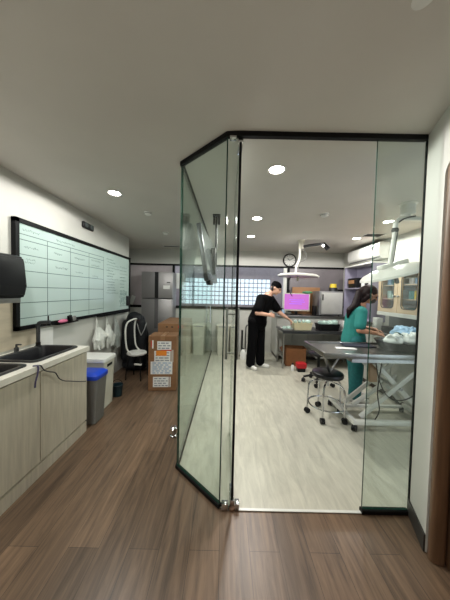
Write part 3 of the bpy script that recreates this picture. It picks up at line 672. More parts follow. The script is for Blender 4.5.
# steel work bench
t = thing('work_bench', 'steel work bench carrying baskets in front of the far counter', 'bench', (1.12, 4.30, 0))
bm = N(); box2(bm, (0, 0, .715), (1.50, .56, .745), bev=.004); box2(bm, (0.01, .0, .69), (1.49, .02, .72)); obj('top', bm, M_dsteel, t, smooth=False)
for x in (.04, 1.46):
    for y in (.05, .52):
        bm = N(); cone(bm, (x, y, 0), (x, y, .72), .019, seg=10); obj('leg', bm, M_steel, t)
bm = N()
for x in (.04, 1.46): cone(bm, (x, .05, .2), (x, .52, .2), .012, seg=8)
cone(bm, (.04, .52, .2), (1.46, .52, .2), .012, seg=8); obj('stretcher', bm, M_steel, t)
bm = N(); box2(bm, (.66, .03, .205), (1.48, .54, .222)); obj('lower_shelf', bm, M_steel, t, smooth=False)
for x, w_, h, m_, lb in ((2.02, .22, .17, M_cloth, 'pale folded linen pack on the lower bench shelf'), (2.28, .20, .22, M_brownb, 'brown storage box on the lower bench shelf'), (2.48, .14, .15, M_grayp, 'grey storage box at the end of the lower bench shelf')):
    bm = N(); box2(bm, (-w_ / 2, -.13, 0), (w_ / 2, .13, h), bev=.012); o = obj('storage_box', bm, m_); o.location = (x, 4.58, .222); tag(o, lb, 'storage box')
for x, h, r, m_, lb in ((1.235, .20, .035, M_blackp, 'black bottle at the left end of the far counter'), (1.31, .15, .03, M_bluew, 'pale blue bottle second from the left end of the far counter'), (2.68, .22, .04, M_whitep, 'white bottle right of the steriliser on the far counter'), (2.77, .16, .035, M_blackp, 'dark bottle in the far corner of the counter')):
    b_ = thing('counter_bottle', lb, 'bottle', (x, 5.05, .98))
    bm = N(); lathe(bm, [(0, 0), (r, 0), (r, h * .65), (r * .5, h * .82), (0, h * .82)], 16); obj('body', bm, m_, b_)
    bm = N(); cone(bm, (0, 0, h * .81), (0, 0, h), r * .55, seg=12); obj('cap', bm, M_grayp, b_)
# things on the bench
t = thing('tray', 'white tray with wrapped packs at the left end of the bench', 'tray', (1.235, 4.46, .745))
bm = N(); bridge(bm, [sq(.18, .22, .03, 0), sq(.215, .26, .035, .03), sq(.22, .265, .035, .032), sq(.20, .24, .03, .012)], True, True); obj('body', bm, M_whitep, t)
def wraps(cx, cy, z, n, sx, sy, sz, m, labelf, group, seed, nm='wrapped_pack', cat='pack'):
    rn = random.Random(seed)
    for k in range(n):
        bm = N(); ball(bm, (0, 0, 0), 1, 10)
        for v in bm.verts: v.co *= 1 + rn.uniform(-.18, .18)
        bm.transform(Matrix.Diagonal((sx * rn.uniform(.8, 1.2), sy * rn.uniform(.8, 1.2), sz * rn.uniform(.8, 1.2), 1)))
        x = cx[0] + (cx[1] - cx[0]) * (k + .5) / n
        o = obj(nm, bm, m, angle=70); o.location = (x, cy + rn.uniform(-.02, .02), z); o.rotation_euler = (rn.uniform(-.3, .3), rn.uniform(-.6, .6), rn.uniform(0, 3))
        tag(o, labelf, cat, group)
wraps((1.15, 1.32), 4.46, .785, 2, .034, .05, .028, M_mint, 'pale green wrapped pack on the white tray', 'packs on the white tray', 11)
def basket(x, y, w, d, h, m, label):
    t = thing('basket', label, 'basket', (x, y, .745))
    bm = N(); bridge(bm, [sq(w - .05, d - .04, .02, 0), sq(w, d, .03, h), sq(w + .012, d + .012, .03, h), sq(w + .012, d + .012, .03, h - .012)], True, False)
    bridge(bm, [sq(w, d, .03, h), sq(w - .012, d - .012, .03, h), sq(w - .055, d - .045, .02, .008)], False, True); obj('body', bm, m, t)
basket(1.55, 4.52, .38, .26, .14, M_basket, 'cream plastic basket of packs on the bench')
basket(2.06, 4.50, .42, .26, .13, M_blackp, 'black plastic basket of wrapped packs on the bench')
wraps((1.38, 1.72), 4.52, .90, 4, .030, .06, .045, M_mint, 'pale green wrapped pack in the cream basket', 'packs in the cream basket', 12)
wraps((1.87, 2.25), 4.50, .885, 4, .034, .08, .055, M_mint, 'pale wrapped pack heaped in the black basket', 'packs in the black basket', 13)
bm = N(); box2(bm, (2.34, 4.42, .745), (2.46, 4.58, .93), bev=.004); tag(obj('glove_box', bm, M_whitep), 'upright white box right of the black basket', 'box')
# monitor
t = thing('monitor', 'desktop monitor with a lit pink screen', 'monitor', (1.62, 5.10, .98))
bm = N(); box2(bm, (-.30, -.015, .09), (.30, .03, .49), bev=.006); obj('housing', bm, M_offw, t)
bm = N(); box2(bm, (-.275, -.018, .125), (.275, -.014, .47)); s_ = obj('screen', bm, M_pinkscreen, t, smooth=False)
bm = N()
for k, (a, b) in enumerate(((-.17, .16), (-.13, .18), (-.17, .12))): box2(bm, (a, -.020, .33 - .045 * k), (b, -.0178, .35 - .045 * k))
obj('screen_lines', bm, M_violet, s_, smooth=False)
bm = N(); box2(bm, (-.03, 0, .01), (.03, .03, .1)); box2(bm, (-.13, -.07, 0), (.13, .09, .014), bev=.004); obj('stand', bm, M_blackp, t)
# autoclave
t = thing('autoclave', 'white grey steriliser cabinet on the far counter', 'steriliser', (2.335, 5.13, .98))
bm = N(); box2(bm, (-.26, -.18, .02), (.26, .22, .55), bev=.012); obj('body', bm, mat('grey_enamel', (132, 132, 134), .4), t)
bm = N(); box2(bm, (-.22, -.20, .05), (.245, -.181, .52), bev=.01); d = obj('door', bm, mat('pale_enamel', (192, 192, 188), .35), t)
bm = N(); box2(bm, (-.205, -.225, .35), (-.185, -.20, .48), bev=.004); obj('handle', bm, M_blackp, d)
for x in (-.2, .2):
    for y in (-.14, .18): bm = N(); cone(bm, (x, y, 0), (x, y, .022), .02, seg=10); obj('foot', bm, M_blackp, t)
t = thing('jar', 'small dark tub with yellow lid on the steriliser', 'jar', (2.44, 5.10, 1.53))
bm = N(); cone(bm, (0, 0, 0), (0, 0, .085), .09, .09, seg=20); obj('body', bm, M_dsteel, t)
bm = N(); cone(bm, (0, 0, .085), (0, 0, .17), .075, .065, seg=20); obj('lid', bm, M_yellow, t)
bm = N(); box2(bm, (2.58, 5.10, 1.53), (2.595 + .08, 5.30, 1.58), bev=.01); 
tag(obj('black_case', bm, M_blackp), 'small black case at the right end of the steriliser top', 'case')
t = thing('wooden_rack', 'tan wooden rack standing behind the monitor', 'rack', (1.98, 5.44, .98))
bm = N(); box2(bm, (-.36, -.02, .02), (.30, .02, .64), bev=.004); obj('panel', bm, M_tan, t)
bm = N(); box2(bm, (-.36, -.045, 0), (.30, .045, .02)); obj('foot', bm, M_tan, t, smooth=False)
bm = N(); ball(bm, (0, 0, 0), (.12, .05, .03), 14); o = obj('green_cloth', bm, M_green); at(o, (1.86, 5.10, 1.495)); tag(o, 'folded green cloth on top of the monitor', 'cloth')
bm = N(); box2(bm, (1.98, 5.00, .98), (2.04, 5.12, 1.20), bev=.01); tag(obj('bottle', bm, M_blackp), 'dark bottle between the monitor and the steriliser', 'bottle')

# brown open carton, red tub and white bottle on the floor
t = thing('cardboard_box', 'open brown cardboard box under the steel bench', 'box', (1.46, 4.62, 0), R(-6))
bm = N(); w, d, h = .40, .30, .36
for a, b in (((-w / 2, -d / 2, 0), (w / 2, -d / 2 + .006, h)), ((-w / 2, d / 2 - .006, 0), (w / 2, d / 2, h)), ((-w / 2, -d / 2, 0), (-w / 2 + .006, d / 2, h)), ((w / 2 - .006, -d / 2, 0), (w / 2, d / 2, h)), ((-w / 2, -d / 2, 0), (w / 2, d / 2, .006))): box2(bm, a, b)
obj('carton', bm, M_cardd, t, smooth=False)
for s in (-1, 1):
    bm = N(); box(bm, (s * (w / 2 + .045), 0, h - .035), (.10, d, .005), rot=(0, s * .65, 0)); obj('flap', bm, M_cardd, t, smooth=False)
t = thing('waste_tub', 'small red tub on the floor before the cardboard box', 'tub', (1.46, 4.20, 0))
bm = N(); bridge(bm, [sq(.14, .12, .02, 0), sq(.16, .14, .025, .13)], True, True); obj('body', bm, M_blackp, t)
bm = N(); bridge(bm, [sq(.175, .15, .025, .075), sq(.18, .155, .025, .155), sq(.14, .12, .02, .165)], True, True); obj('lid', bm, M_red, t)
t = thing('bottle', 'small white bottle beside the red tub', 'bottle', (1.31, 4.22, 0))
bm = N(); lathe(bm, [(0, 0), (.03, 0), (.032, .01), (.032, .09), (.015, .115), (.015, .12), (0, .12)], 16); obj('body', bm, M_whitep, t)
bm = N(); cone(bm, (0, 0, .118), (0, 0, .145), .018, seg=12); obj('cap', bm, M_blackp, t)

# stools
def caster(bm_f, bm_w, x, y, rz=0, r=.032):
    c, s = math.cos(rz), math.sin(rz)
    for k in (-1, 1):
        px, py = x + s * .013 * k, y - c * .013 * k
        cone(bm_w, (px - s * .009, py + c * .009, r), (px + s * .009, py - c * .009, r), r, seg=16)
    ball(bm_f, (x, y, r + .006), (.022, .022, .02), 10); cone(bm_f, (x, y, r), (x, y, r + .045), .008, seg=8)
t = thing('rolling_stool', 'black round seat rolling stool with chrome legs by the steel table', 'stool', (1.245, 2.66, 0), R(20))
bm = N(); lathe(bm, [(0, .475), (.15, .475), (.172, .485), (.178, .505), (.172, .528), (.15, .54), (.05, .546), (0, .546)], 36); obj('seat', bm, M_blackl, t)
bm = N(); lathe(bm, [(0, .455), (.10, .455), (.10, .475), (0, .475)], 20); cone(bm, (0, 0, .37), (0, 0, .46), .022, seg=12); obj('column', bm, M_chrome, t)
bm = N(); ring = [(.205 * math.cos(2 * PI * k / 40), .205 * math.sin(2 * PI * k / 40), .145) for k in range(40)]; tube(bm, ring, .009, 8, True); obj('foot_ring', bm, M_chrome, t)
for k in range(5):
    a = 2 * PI * k / 5; c, s = math.cos(a), math.sin(a)
    bm = N(); tube(bm, spline([(.01 * c, .01 * s, .425), (.10 * c, .10 * s, .422), (.165 * c, .165 * s, .405), (.20 * c, .20 * s, .36), (.212 * c, .212 * s, .28), (.215 * c, .215 * s, .07)], 6), .011, 8); lg = obj('leg', bm, M_chrome, t)
    f, wl_ = N(), N(); caster(f, wl_, .215 * c, .215 * s, a + .5)
    obj('caster_fork', f, M_blackp, lg); obj('caster_wheel', wl_, M_blackp, lg)
t = thing('rolling_stool', 'black star base rolling stool pushed in behind the steel table', 'stool', (1.56, 3.66, 0), R(15))
bm = N(); lathe(bm, [(0, .46), (.14, .46), (.17, .475), (.17, .50), (.14, .52), (0, .525)], 30); obj('seat', bm, M_blackl, t)
bm = N(); cone(bm, (0, 0, .10), (0, 0, .46), .022, seg=12); obj('column', bm, M_blackp, t)
for k in range(5):
    a = 2 * PI * k / 5 + .2; c, s = math.cos(a), math.sin(a)
    bm = N(); tube(bm, spline([(0, 0, .13), (.12 * c, .12 * s, .115), (.23 * c, .23 * s, .085)], 4), [.022] * 4 + [.018] * 5, 8); lg = obj('arm', bm, M_blackp, t)
    f, wl_ = N(), N(); caster(f, wl_, .23 * c, .23 * s, a + 1); obj('caster_fork', f, M_blackp, lg); obj('caster_wheel', wl_, M_blackp, lg)

# steel examination table on a white scissor lift
t = thing('exam_table', 'steel examination table on a white scissor lift base', 'table', (1.03, 2.28, 0))
TX, TY = 1.25, .60
bm = N()
box2(bm, (0.02, .02, .822), (TX - .02, TY - .02, .834)); obj('top_sheet', bm, M_steel, t, smooth=False)
bm = N(); z0, z1 = .806, .852
box2(bm, (0, 0, z0), (TX, .026, z1), bev=.004); box2(bm, (0, TY - .026, z0), (TX, TY, z1), bev=.004); box2(bm, (0, .026, z0), (.026, TY - .026, z1), bev=.004); box2(bm, (TX - .026, .026, z0), (TX, TY - .026, z1), bev=.004); obj('rim', bm, M_steel, t)
bm = N(); box2(bm, (.30, .03, .755), (1.22, .075, .79)); box2(bm, (.30, TY - .075, .755), (1.22, TY - .03, .79)); box2(bm, (.30, .06, .755), (.345, TY - .06, .79)); box2(bm, (.33, .05, .79), (1.2, .09, .808)); box2(bm, (.33, TY - .09, .79), (1.2, TY - .05, .808)); obj('upper_frame', bm, M_steel, t, smooth=False)
bm = N(); box2(bm, (.36, .06, .075), (.405, .66, .12), bev=.004); box2(bm, (.405, .06, .075), (1.25, .105, .12), bev=.004); box2(bm, (.405, .49, .05), (1.25, .53, .078), bev=.004); box2(bm, (1.205, .105, .075), (1.25, .49, .12), bev=.004); obj('base_frame', bm, M_whitem, t)
def bar(a, b, w, tk):
    a = Vector(a); b = Vector(b); d = b - a; bm = N(); ang = math.atan2(d.z, d.x)
    box(bm, (a + b) / 2, (d.length, tk, w), rot=(0, -ang, 0), bev=.004); return bm
for y in (.13, .46):
    obj('scissor_arm', bar((.47, y, .13), (1.17, y, .745), .05, .026), M_whitem, t)
    obj('scissor_arm', bar((.62, y + .03, .72), (1.20, y + .03, .14), .05, .026), M_whitem, t)
bm = N(); cone(bm, (.885, .10, .45), (.885, .50, .45), .016, seg=12); obj('pivot_rod', bm, M_steel, t)
bm = N(); cone(bm, (.50, .34, .16), (.98, .34, .50), .025, seg=12); cone(bm, (.8, .34, .37), (1.0, .34, .52), .014, seg=10); obj('lift_cylinder', bm, M_whitem, t)
bm = N(); box(bm, (.64, .22, .60), (.09, .06, .22), bev=.01); obj('control_box', bm, mat('tan_control_box', (170, 142, 116), .5), t)
bm = N(); tube(bm, spline([(.62, .14, .74), (.63, .08, .55), (.70, .05, .40), (.86, .05, .36), (1.02, .06, .45), (1.06, .08, .62)], 6), .006, 6); tube(bm, spline([(.66, .10, .74), (.60, .06, .45), (.62, .05, .25), (.60, .08, .13)], 6), .006, 6); obj('cable', bm, M_blackp, t)
for x, y in ((.385, .085), (.385, .635), (1.225, .085), (1.225, .51)):
    f, wl_ = N(), N(); caster(f, wl_, x, y, .8, .034); lg = obj('caster_fork', f, M_blackp, t); obj('caster_wheel', wl_, M_blackp, lg)
# foot bar left
bm = N(); cone(bm, (.04, .08, .80), (.20, .30, .56), .014, seg=10); cone(bm, (.20, .30, .56), (.32, .30, .76), .012, seg=10); obj('brace', bm, M_steel, t)
# things on the table
bm = N(); box(bm, (1.40, 2.57, .840), (.22, .08, .010), rot=(0, 0, -.12), bev=.004); tag(obj('folded_paper', bm, M_label), 'white folded pad on the steel table', 'pad')
bm = N(); box(bm, (1.64, 2.74, .841), (.36, .16, .014), rot=(0, 0, -.1), bev=.006); tag(obj('dark_pad', bm, mat('navy_pad', (38, 42, 58), .6)), 'dark pad on the steel table before the woman', 'pad')
t = thing('instrument_tray', 'wide black bowl heaped with white and blue drapes on the table', 'bowl', (2.02, 2.58, .834))
bm = N(); bridge(bm, [sq(.34, .28, .10, 0), sq(.42, .36, .13, .07), sq(.46, .40, .15, .10), sq(.465, .405, .15, .106), sq(.42, .36, .13, .095), sq(.32, .26, .1, .012)], True, True); obj('body', bm, M_dsteel, t)
def heap(name, cx, cy, cz, r, m, label, seed, n=24, flat=.9):
    rn = random.Random(seed); t = thing(name, label, 'drape', (cx, cy, cz))
    def sh(bm):
        ball(bm, (0, 0, 0), (r, r * .8, r * .45))
        for k in range(n):
            a = rn.uniform(0, 2 * PI); q = rn.uniform(.2, .8) * r; p = (q * math.cos(a), q * .8 * math.sin(a), rn.uniform(0, .5) * r)
            ball(bm, p, (r * rn.uniform(.25, .55), r * rn.uniform(.09, .16), r * rn.uniform(.25, .55) * flat), 12, (rn.uniform(-.9, .9), rn.uniform(-.9, .9), rn.uniform(0, 3)))
    blob('folds', sh, m, t, .007, 0)
    return t
heap('drape', 1.92, 2.54, .945, .105, M_cloth, 'crumpled white drape at the left of the black bowl', 21)
heap('drape', 2.12, 2.53, .955, .110, M_cloth, 'crumpled white drape at the middle of the black bowl', 22)
heap('drape', 2.15, 2.71, 1.0, .135, M_bluew, 'pale blue crumpled wrap rising behind the white drapes', 23)
bm = N(); ball(bm, (1.98, 2.56, 1.02), (.03, .04, .022), 12, (0, .5, .4)); ball(bm, (2.0, 2.55, 1.01), (.04, .022, .015), 12); tag(obj('instrument', bm, mat('dark_green_plastic', (20, 74, 62), .4)), 'dark green instrument resting on the white drapes', 'instrument')

# surgical lamps
t = thing('surgical_lamp', 'big white surgical lamp above the examination table', 'surgical lamp', (1.985, 2.50, ZC))
bm = N(); lathe(bm, [(0, 0), (.085, 0), (.085, -.012), (.066, -.016), (.066, -.115), (.05, -.125), (0, -.125)], 28); obj('ceiling_column', bm, M_whitem, t)
bm = N(); tube(bm, spline([(.01, 0, -.12), (0, 0, -.15), (-.06, -.02, -.165), (-.14, -.05, -.20), (-.175, -.06, -.235)], 6), .022, 12); box(bm, (.15, .0, -.165), (.42, .055, .042), bev=.01); obj('swing_arm', bm, M_whitem, t)
bm = N(); tube(bm, spline([(.06, -.03, -.145), (-.01, -.04, -.16), (-.09, -.06, -.19), (-.15, -.07, -.23)], 5), .008, 6); obj('cable', bm, M_blackp, t)
bm = N(); cone(bm, (-.175, -.06, -.23), (-.175, -.06, -.305), .024, seg=14); cone(bm, (-.175, -.06, -.30), (-.22, -.06, -.70), .021, .019, seg=14); obj('drop_arm', bm, M_whitem, t)
bm = N(); lathe(bm, [(.0, -.33), (.03, -.33), (.036, -.31), (.03, -.29), (0, -.29)], 18, xf((-.178, -.06, 0))); obj('joint_collar', bm, M_blackp, t)
bm = N(); tube(bm, [(-.165, -.085, -.33), (-.20, -.085, -.66)], .006, 6); obj('drop_cable', bm, M_blackp, t)
ML = Matrix.Translation((-.14, -.03, -.755)) @ Matrix.Rotation(R(-17), 4, 'Y')
bm = N(); lathe(bm, [(0, .075), (.08, .072), (.20, .055), (.30, .022), (.335, -.008), (.34, -.03), (.325, -.034)], 44, ML); obj('shade', bm, M_whitem, t)
bm = N(); lathe(bm, [(.33, -.03), (.30, -.036), (.15, -.04), (.05, -.045), (0, -.045)], 44, ML); u = obj('underside', bm, M_whitep, t)
bm = N(); M2 = ML @ xf((0, 0, 0)); lathe(bm, [(.02, -.04), (.022, -.11), (.016, -.13), (0, -.13)], 16, ML); obj('handle', bm, M_grayp, t)
bm = N(); box(bm, (.36, 0, .01), (.07, .05, .04), bev=.01); cone(bm, (.33, 0, .02), (.42, 0, .02), .012, seg=10); bm.transform(ML); obj('grip_knob', bm, M_blackp, t)
bm = N(); box(bm, (0, 0, .085), (.30, .10, .05), bev=.015); bm.transform(ML); obj('yoke', bm, M_whitem, t)

t = thing('surgical_lamp', 'smaller white surgical lamp hanging near the clock', 'surgical lamp', (1.42, 4.30, ZC))
bm = N(); lathe(bm, [(0, 0), (.07, 0), (.07, -.03), (.045, -.06), (.045, -.16), (0, -.17)], 24); obj('ceiling_column', bm, M_offw, t)
bm = N(); cone(bm, (0, 0, -.12), (.42, -.06, -.06), .028, .022, seg=12); obj('boom', bm, M_dsteel, t)
bm = N(); cone(bm, (.40, -.06, -.07), (.47, -.10, -.17), .03, .045, seg=14); hd = obj('spot_head', bm, M_blackp, t)
bm = N(); cone(bm, (.384, -.085, -.10), (.372, -.105, -.12), .022, seg=14); obj('spot_lens', bm, mat('small_spot_lens', (250, 248, 240), .3, emit=3.0), hd)
bm = N(); tube(bm, spline([(-.02, 0, -.14), (-.03, -.02, -.35), (-.09, -.04, -.50), (-.10, -.05, -.64)], 6), .020, 10); obj('drop_arm', bm, M_whitem, t)
bm = N(); tube(bm, spline([(.02, -.02, -.15), (.10, -.03, -.28), (.06, -.03, -.38), (-.02, -.03, -.42), (-.06, -.05, -.55)], 6), .006, 6); obj('cable', bm, M_grayp, t)
ML = Matrix.Translation((-.06, -.06, -.665)) @ Matrix.Rotation(R(2), 4, 'Y')
bm = N(); lathe(bm, [(0, .035), (.20, .03), (.34, .012), (.375, -.012), (.37, -.03), (.35, -.03)], 40, ML); obj('shade', bm, M_whitem, t)
bm = N(); lathe(bm, [(.36, -.028), (.25, -.034), (.0, -.036)], 40, ML); obj('underside', bm, mat('lamp_underside', (176, 172, 186), .35), t)
bm = N(); lathe(bm, [(.02, -.03), (.022, -.10), (0, -.11)], 14, ML); obj('handle', bm, M_offw, t)
bm = N(); tube(bm, spline([(-.20, -.06, -.70), (-.24, -.06, -.85), (-.20, -.08, -1.0), (-.16, -.08, -1.06)], 6), .007, 6); obj('loose_cable', bm, M_blackp, t)

# air conditioner
t = thing('air_conditioner', 'white wall air conditioner high on the right wall', 'air conditioner', (XR, 4.46, 2.12))
bm = N(); prism(bm, [(0, 0), (-.13, 0), (-.19, .06), (-.205, .12), (-.20, .255), (-.17, .28), (0, .285)], Matrix(((1, 0, 0, 0), (0, 0, 1, -.50), (0, 1, 0, 0), (0, 0, 0, 1))), 1.0); obj('casing', bm, M_whitep, t, angle=25)
bm = N(); box(bm, (-.163, 0, .026), (.012, .92, .06), rot=(0, .78, 0)); obj('outlet_flap', bm, M_dsteel, t, smooth=False)
bm = N(); box2(bm, (-.16, -.46, .286), (-.03, .46, .292)); obj('intake_grille', bm, M_blackp, t, smooth=False)
bm = N(); box2(bm, (-.207, -.36, .17), (-.203, -.26, .23)); obj('display', bm, M_grayp, t, smooth=False)
# open shelf
t = thing('open_shelf', 'lilac grey open shelf unit under the air conditioner', 'shelf', (XR, 4.47, .98))
bm = N(); box2(bm, (-.27, -.46, 1.06), (0, .46, 1.085)); obj('top_board', bm, M_whitem, t, smooth=False)
for y in (-.46, .437): bm = N(); box2(bm, (-.27, y, 0), (0, y + .023, 1.06)); obj('side_board', bm, M_greyshelf, t, smooth=False)
bm = N(); box2(bm, (-.015, -.437, 0), (0, .437, 1.06)); obj('back_board', bm, M_greyshelf, t, smooth=False)
for z in (0.0, .60): bm = N(); box2(bm, (-.27, -.437, z), (-.015, .437, z + .022)); obj('shelf_board', bm, M_greyshelf, t, smooth=False)
t = thing('storage_basket', 'dark brown basket on the open shelf', 'basket', (2.70, 4.66, 1.602))
bm = N(); bridge(bm, [sq(.16, .30, .02, 0), sq(.18, .34, .02, .20), sq(.165, .325, .02, .20), sq(.15, .29, .02, .02)], True, True); obj('body', bm, M_blackp, t)
bm = N(); box2(bm, (-.092, -.08, .09), (-.086, .12, .16)); obj('tag', bm, M_tan, t, smooth=False)
for k, (y, h, m_, lb) in enumerate(((4.37, .17, M_whitep, 'white bottle beside the brown basket on the open shelf'), (4.26, .14, M_blackp, 'dark jar between two white bottles on the open shelf'), (4.15, .19, M_whitep, 'white bottle nearest the near side of the open shelf'))):
    t = thing('shelf_bottle', lb, 'bottle', (2.68, y, 1.602), 0, 'bottles on the open shelf')
    bm = N(); lathe(bm, [(0, 0), (.04, 0), (.042, .01), (.042, h * .7), (.02, h * .85), (0, h * .85)], 16); obj('body', bm, m_, t)
    bm = N(); cone(bm, (0, 0, h * .84), (0, 0, h), .022, seg=12); obj('cap', bm, M_grayp, t)
# upper cabinet with two glazed doors
t = thing('wall_cabinet', 'cream wall cabinet with two glazed doors on the right wall', 'cabinet', (2.50, 2.86, 1.15))
D_, L_, H2 = XR - 2.50, .82, .74
bm = N()
box2(bm, (.02, 0, 0), (D_, .018, H2)); box2(bm, (.02, L_ - .018, 0), (D_, L_, H2)); box2(bm, (.02, 0, H2 - .018), (D_, L_, H2)); box2(bm, (.02, 0, .0), (D_, L_, .06)); box2(bm, (D_ - .012, 0, 0), (D_, L_, H2))
obj('body', bm, M_cream, t, smooth=False)
bm = N(); box2(bm, (-.004, -.004, 0), (.03, L_ + .004, .055), bev=.004); obj('bottom_rail', bm, M_whitem, t, smooth=False)
for z in (.25, .46):
    bm = N(); box2(bm, (.05, .018, z), (D_ - .012, L_ - .018, z + .016)); obj('shelf', bm, M_cream, t, smooth=False)
for k in range(2):
    y0 = .004 + k * (L_ / 2); y1 = y0 + L_ / 2 - .008; w_, h_ = y1 - y0, H2 - .06 - .008
    cy, cz = (y0 + y1) / 2, .06 + h_ / 2
    def lp(w, h, r, x): return [(x, cy + a, cz + b) for a, b in rrect(w, h, r, 6)]
    bm = N(); bridge(bm, [lp(w_, h_, .004, .02), lp(w_, h_, .004, 0), lp(w_ - .15, h_ - .14, .05, 0), lp(w_ - .15, h_ - .14, .05, .02), lp(w_, h_, .004, .02)]); d = obj('door', bm, M_cream, t, smooth=False)
    bm = N(); bridge(bm, [lp(w_ - .15, h_ - .14, .05, -.003), lp(w_ - .125, h_ - .115, .06, -.003), lp(w_ - .125, h_ - .115, .06, .001), lp(w_ - .15, h_ - .14, .05, .001), lp(w_ - .15, h_ - .14, .05, -.003)]); obj('window_rim', bm, M_dsteel, d)
    bm = N(); prism(bm, rrect(w_ - .148, h_ - .138, .05, 6), Matrix(((0, 0, 1, .008), (1, 0, 0, cy), (0, 1, 0, cz), (0, 0, 0, 1))), .004); obj('door_glass', bm, M_glassw, d, smooth=False)
    ky = y1 - .03 if k == 0 else y0 + .03
    bm = N(); ball(bm, (-.018, ky, .30), .017, 12); cone(bm, (-.015, ky, .30), (.0, ky, .30), .008, seg=8); obj('knob', bm, M_steel, d)
# contents of the wall cabinet
rn = random.Random(31); items = []
names = {0: 'bottom', 1: 'middle', 2: 'top'}
for s, z in ((0, .06), (1, .266), (2, .476)):
    for y in (.10, .20, .30, .52, .62, .72):
        items.append((s, y, z))
mm_ = [mat('teal_pack', (64, 128, 122), .6), M_bluew, M_whitep, M_mint, M_yellow, mat('grey_pack', (120, 124, 128), .6)]
for s, y, z in items:
    h = rn.uniform(.07, .14); m_ = rn.choice(mm_[:4]) if not (s == 1 and y in (.10, .20)) else (M_yellow if y == .20 else M_whitep)
    if s == 0 : h = rn.uniform(.05, .09)
    bm = N(); box2(bm, (-.07, -.04, 0), (.07, .04, h), bev=.01); o = obj('supply_pack', bm, m_); o.location = (2.50 + .17, 2.86 + y, 1.15 + z); o.rotation_euler = (0, 0, rn.uniform(-.15, .15))
    tag(o, 'supply pack on the %s shelf behind the %s glazed door of the wall cabinet' % (names[s], 'nearer' if y < .41 else 'further'), 'supply pack', 'packs on the %s shelf behind the %s door' % (names[s], 'nearer' if y < .41 else 'further'))
# right wall counter
t = thing('side_counter', 'dark topped counter along the right wall under the cabinet', 'counter', (2.32, 2.30, 0))
bm = N(); box2(bm, (.02, 0, .08), (XR - 2.32, 1.60, .86)); obj('body', bm, M_cab, t, smooth=False)
bm = N(); box2(bm, (.05, .02, 0), (XR - 2.32, 1.58, .08)); obj('plinth', bm, M_base, t, smooth=False)
bm = N(); box2(bm, (0, -.01, .86), (XR - 2.32, 1.60, .90), bev=.003); obj('top', bm, mat('dark_counter_top', (70, 72, 74), .3), t, smooth=False)
for k in range(4):
    bm = N(); box2(bm, (.004, .006 + .4 * k, .10), (.0195, .394 + .4 * k, .85), bev=.003, seg=1); d = obj('door', bm, M_cab, t, smooth=False)
    bm = N(); box2(bm, (-.012, .33 + .4 * k, .60), (.004, .345 + .4 * k, .74), bev=.003); obj('handle', bm, M_steel, d)
bm = N(); box2(bm, (XR - .012, 2.3, .90), (XR - .001, 3.9, 1.14)); struct('trim_7', bm, mat('grey_splash', (112, 116, 118), .35), 'grey splashback over the side counter', 'trim')
for k, (x, y, w_, d_, h_, m_, lb, nm) in enumerate(((2.48, 3.30, .16, .26, .10, M_blackp, 'black instrument case on the side counter', 'instrument_case'), (2.50, 2.98, .2, .2, .14, M_bluew, 'pale blue pack on the side counter', 'supply_bag'), (2.52, 2.72, .2, .2, .17, M_bluew, 'blue wrapped bundle on the side counter nearest the glass', 'supply_bag'), (2.47, 3.62, .1, .1, .2, M_whitep, 'white carton on the side counter behind the woman', 'carton'))):
    bm = N(); box2(bm, (-w_ / 2, -d_ / 2, 0), (w_ / 2, d_ / 2, h_), bev=.03 if 'bag' in nm else .006); o = obj(nm, bm, m_); o.location = (x, y, .90); tag(o, lb, nm.replace('_', ' '))

# ================================================================== PEOPLE
def hand(bm, wrist, direction, palm_n, side, s=1.0, curl=.35):
    """palm with four unequal bent fingers and a thumb leaving its side"""
    d = Vector(direction).normalized(); n = Vector(palm_n); n = (n - d * n.dot(d)).normalized(); a = d.cross(n) * side
    w = Vector(wrist)
    k = w + d * .085 * s
    for q in (-.026, -.009, .009, .026): capsule(bm, w + a * q * .7 * s, k + a * q * s, .012 * s, .0105 * s, 10)
    for q, ln in ((-.027, .062), (-.009, .075), (.009, .080), (.027, .072)):
        p0 = k + a * q * s; p1 = p0 + (d * math.cos(curl) + n * math.sin(curl)) * ln * .45 * s
        p2 = p1 + (d * math.cos(curl * 2.2) + n * math.sin(curl * 2.2)) * ln * .32 * s
        p3 = p2 + (d * math.cos(curl * 3) + n * math.sin(curl * 3)) * ln * .25 * s
        capsule(bm, p0, p1, .0095 * s, .0088 * s, 10); capsule(bm, p1, p2, .0088 * s, .0080 * s, 10); capsule(bm, p2, p3, .0080 * s, .007 * s, 10)
    t0 = w + d * .025 * s + a * .024 * s; t1 = t0 + (d * .6 + a * .65 + n * .35).normalized() * .042 * s; t2 = t1 + (d * .85 + a * .15 + n * .5).normalized() * .034 * s
    capsule(bm, t0, t1, .013 * s, .0105 * s, 10); capsule(bm, t1, t2, .0105 * s, .0085 * s, 10)
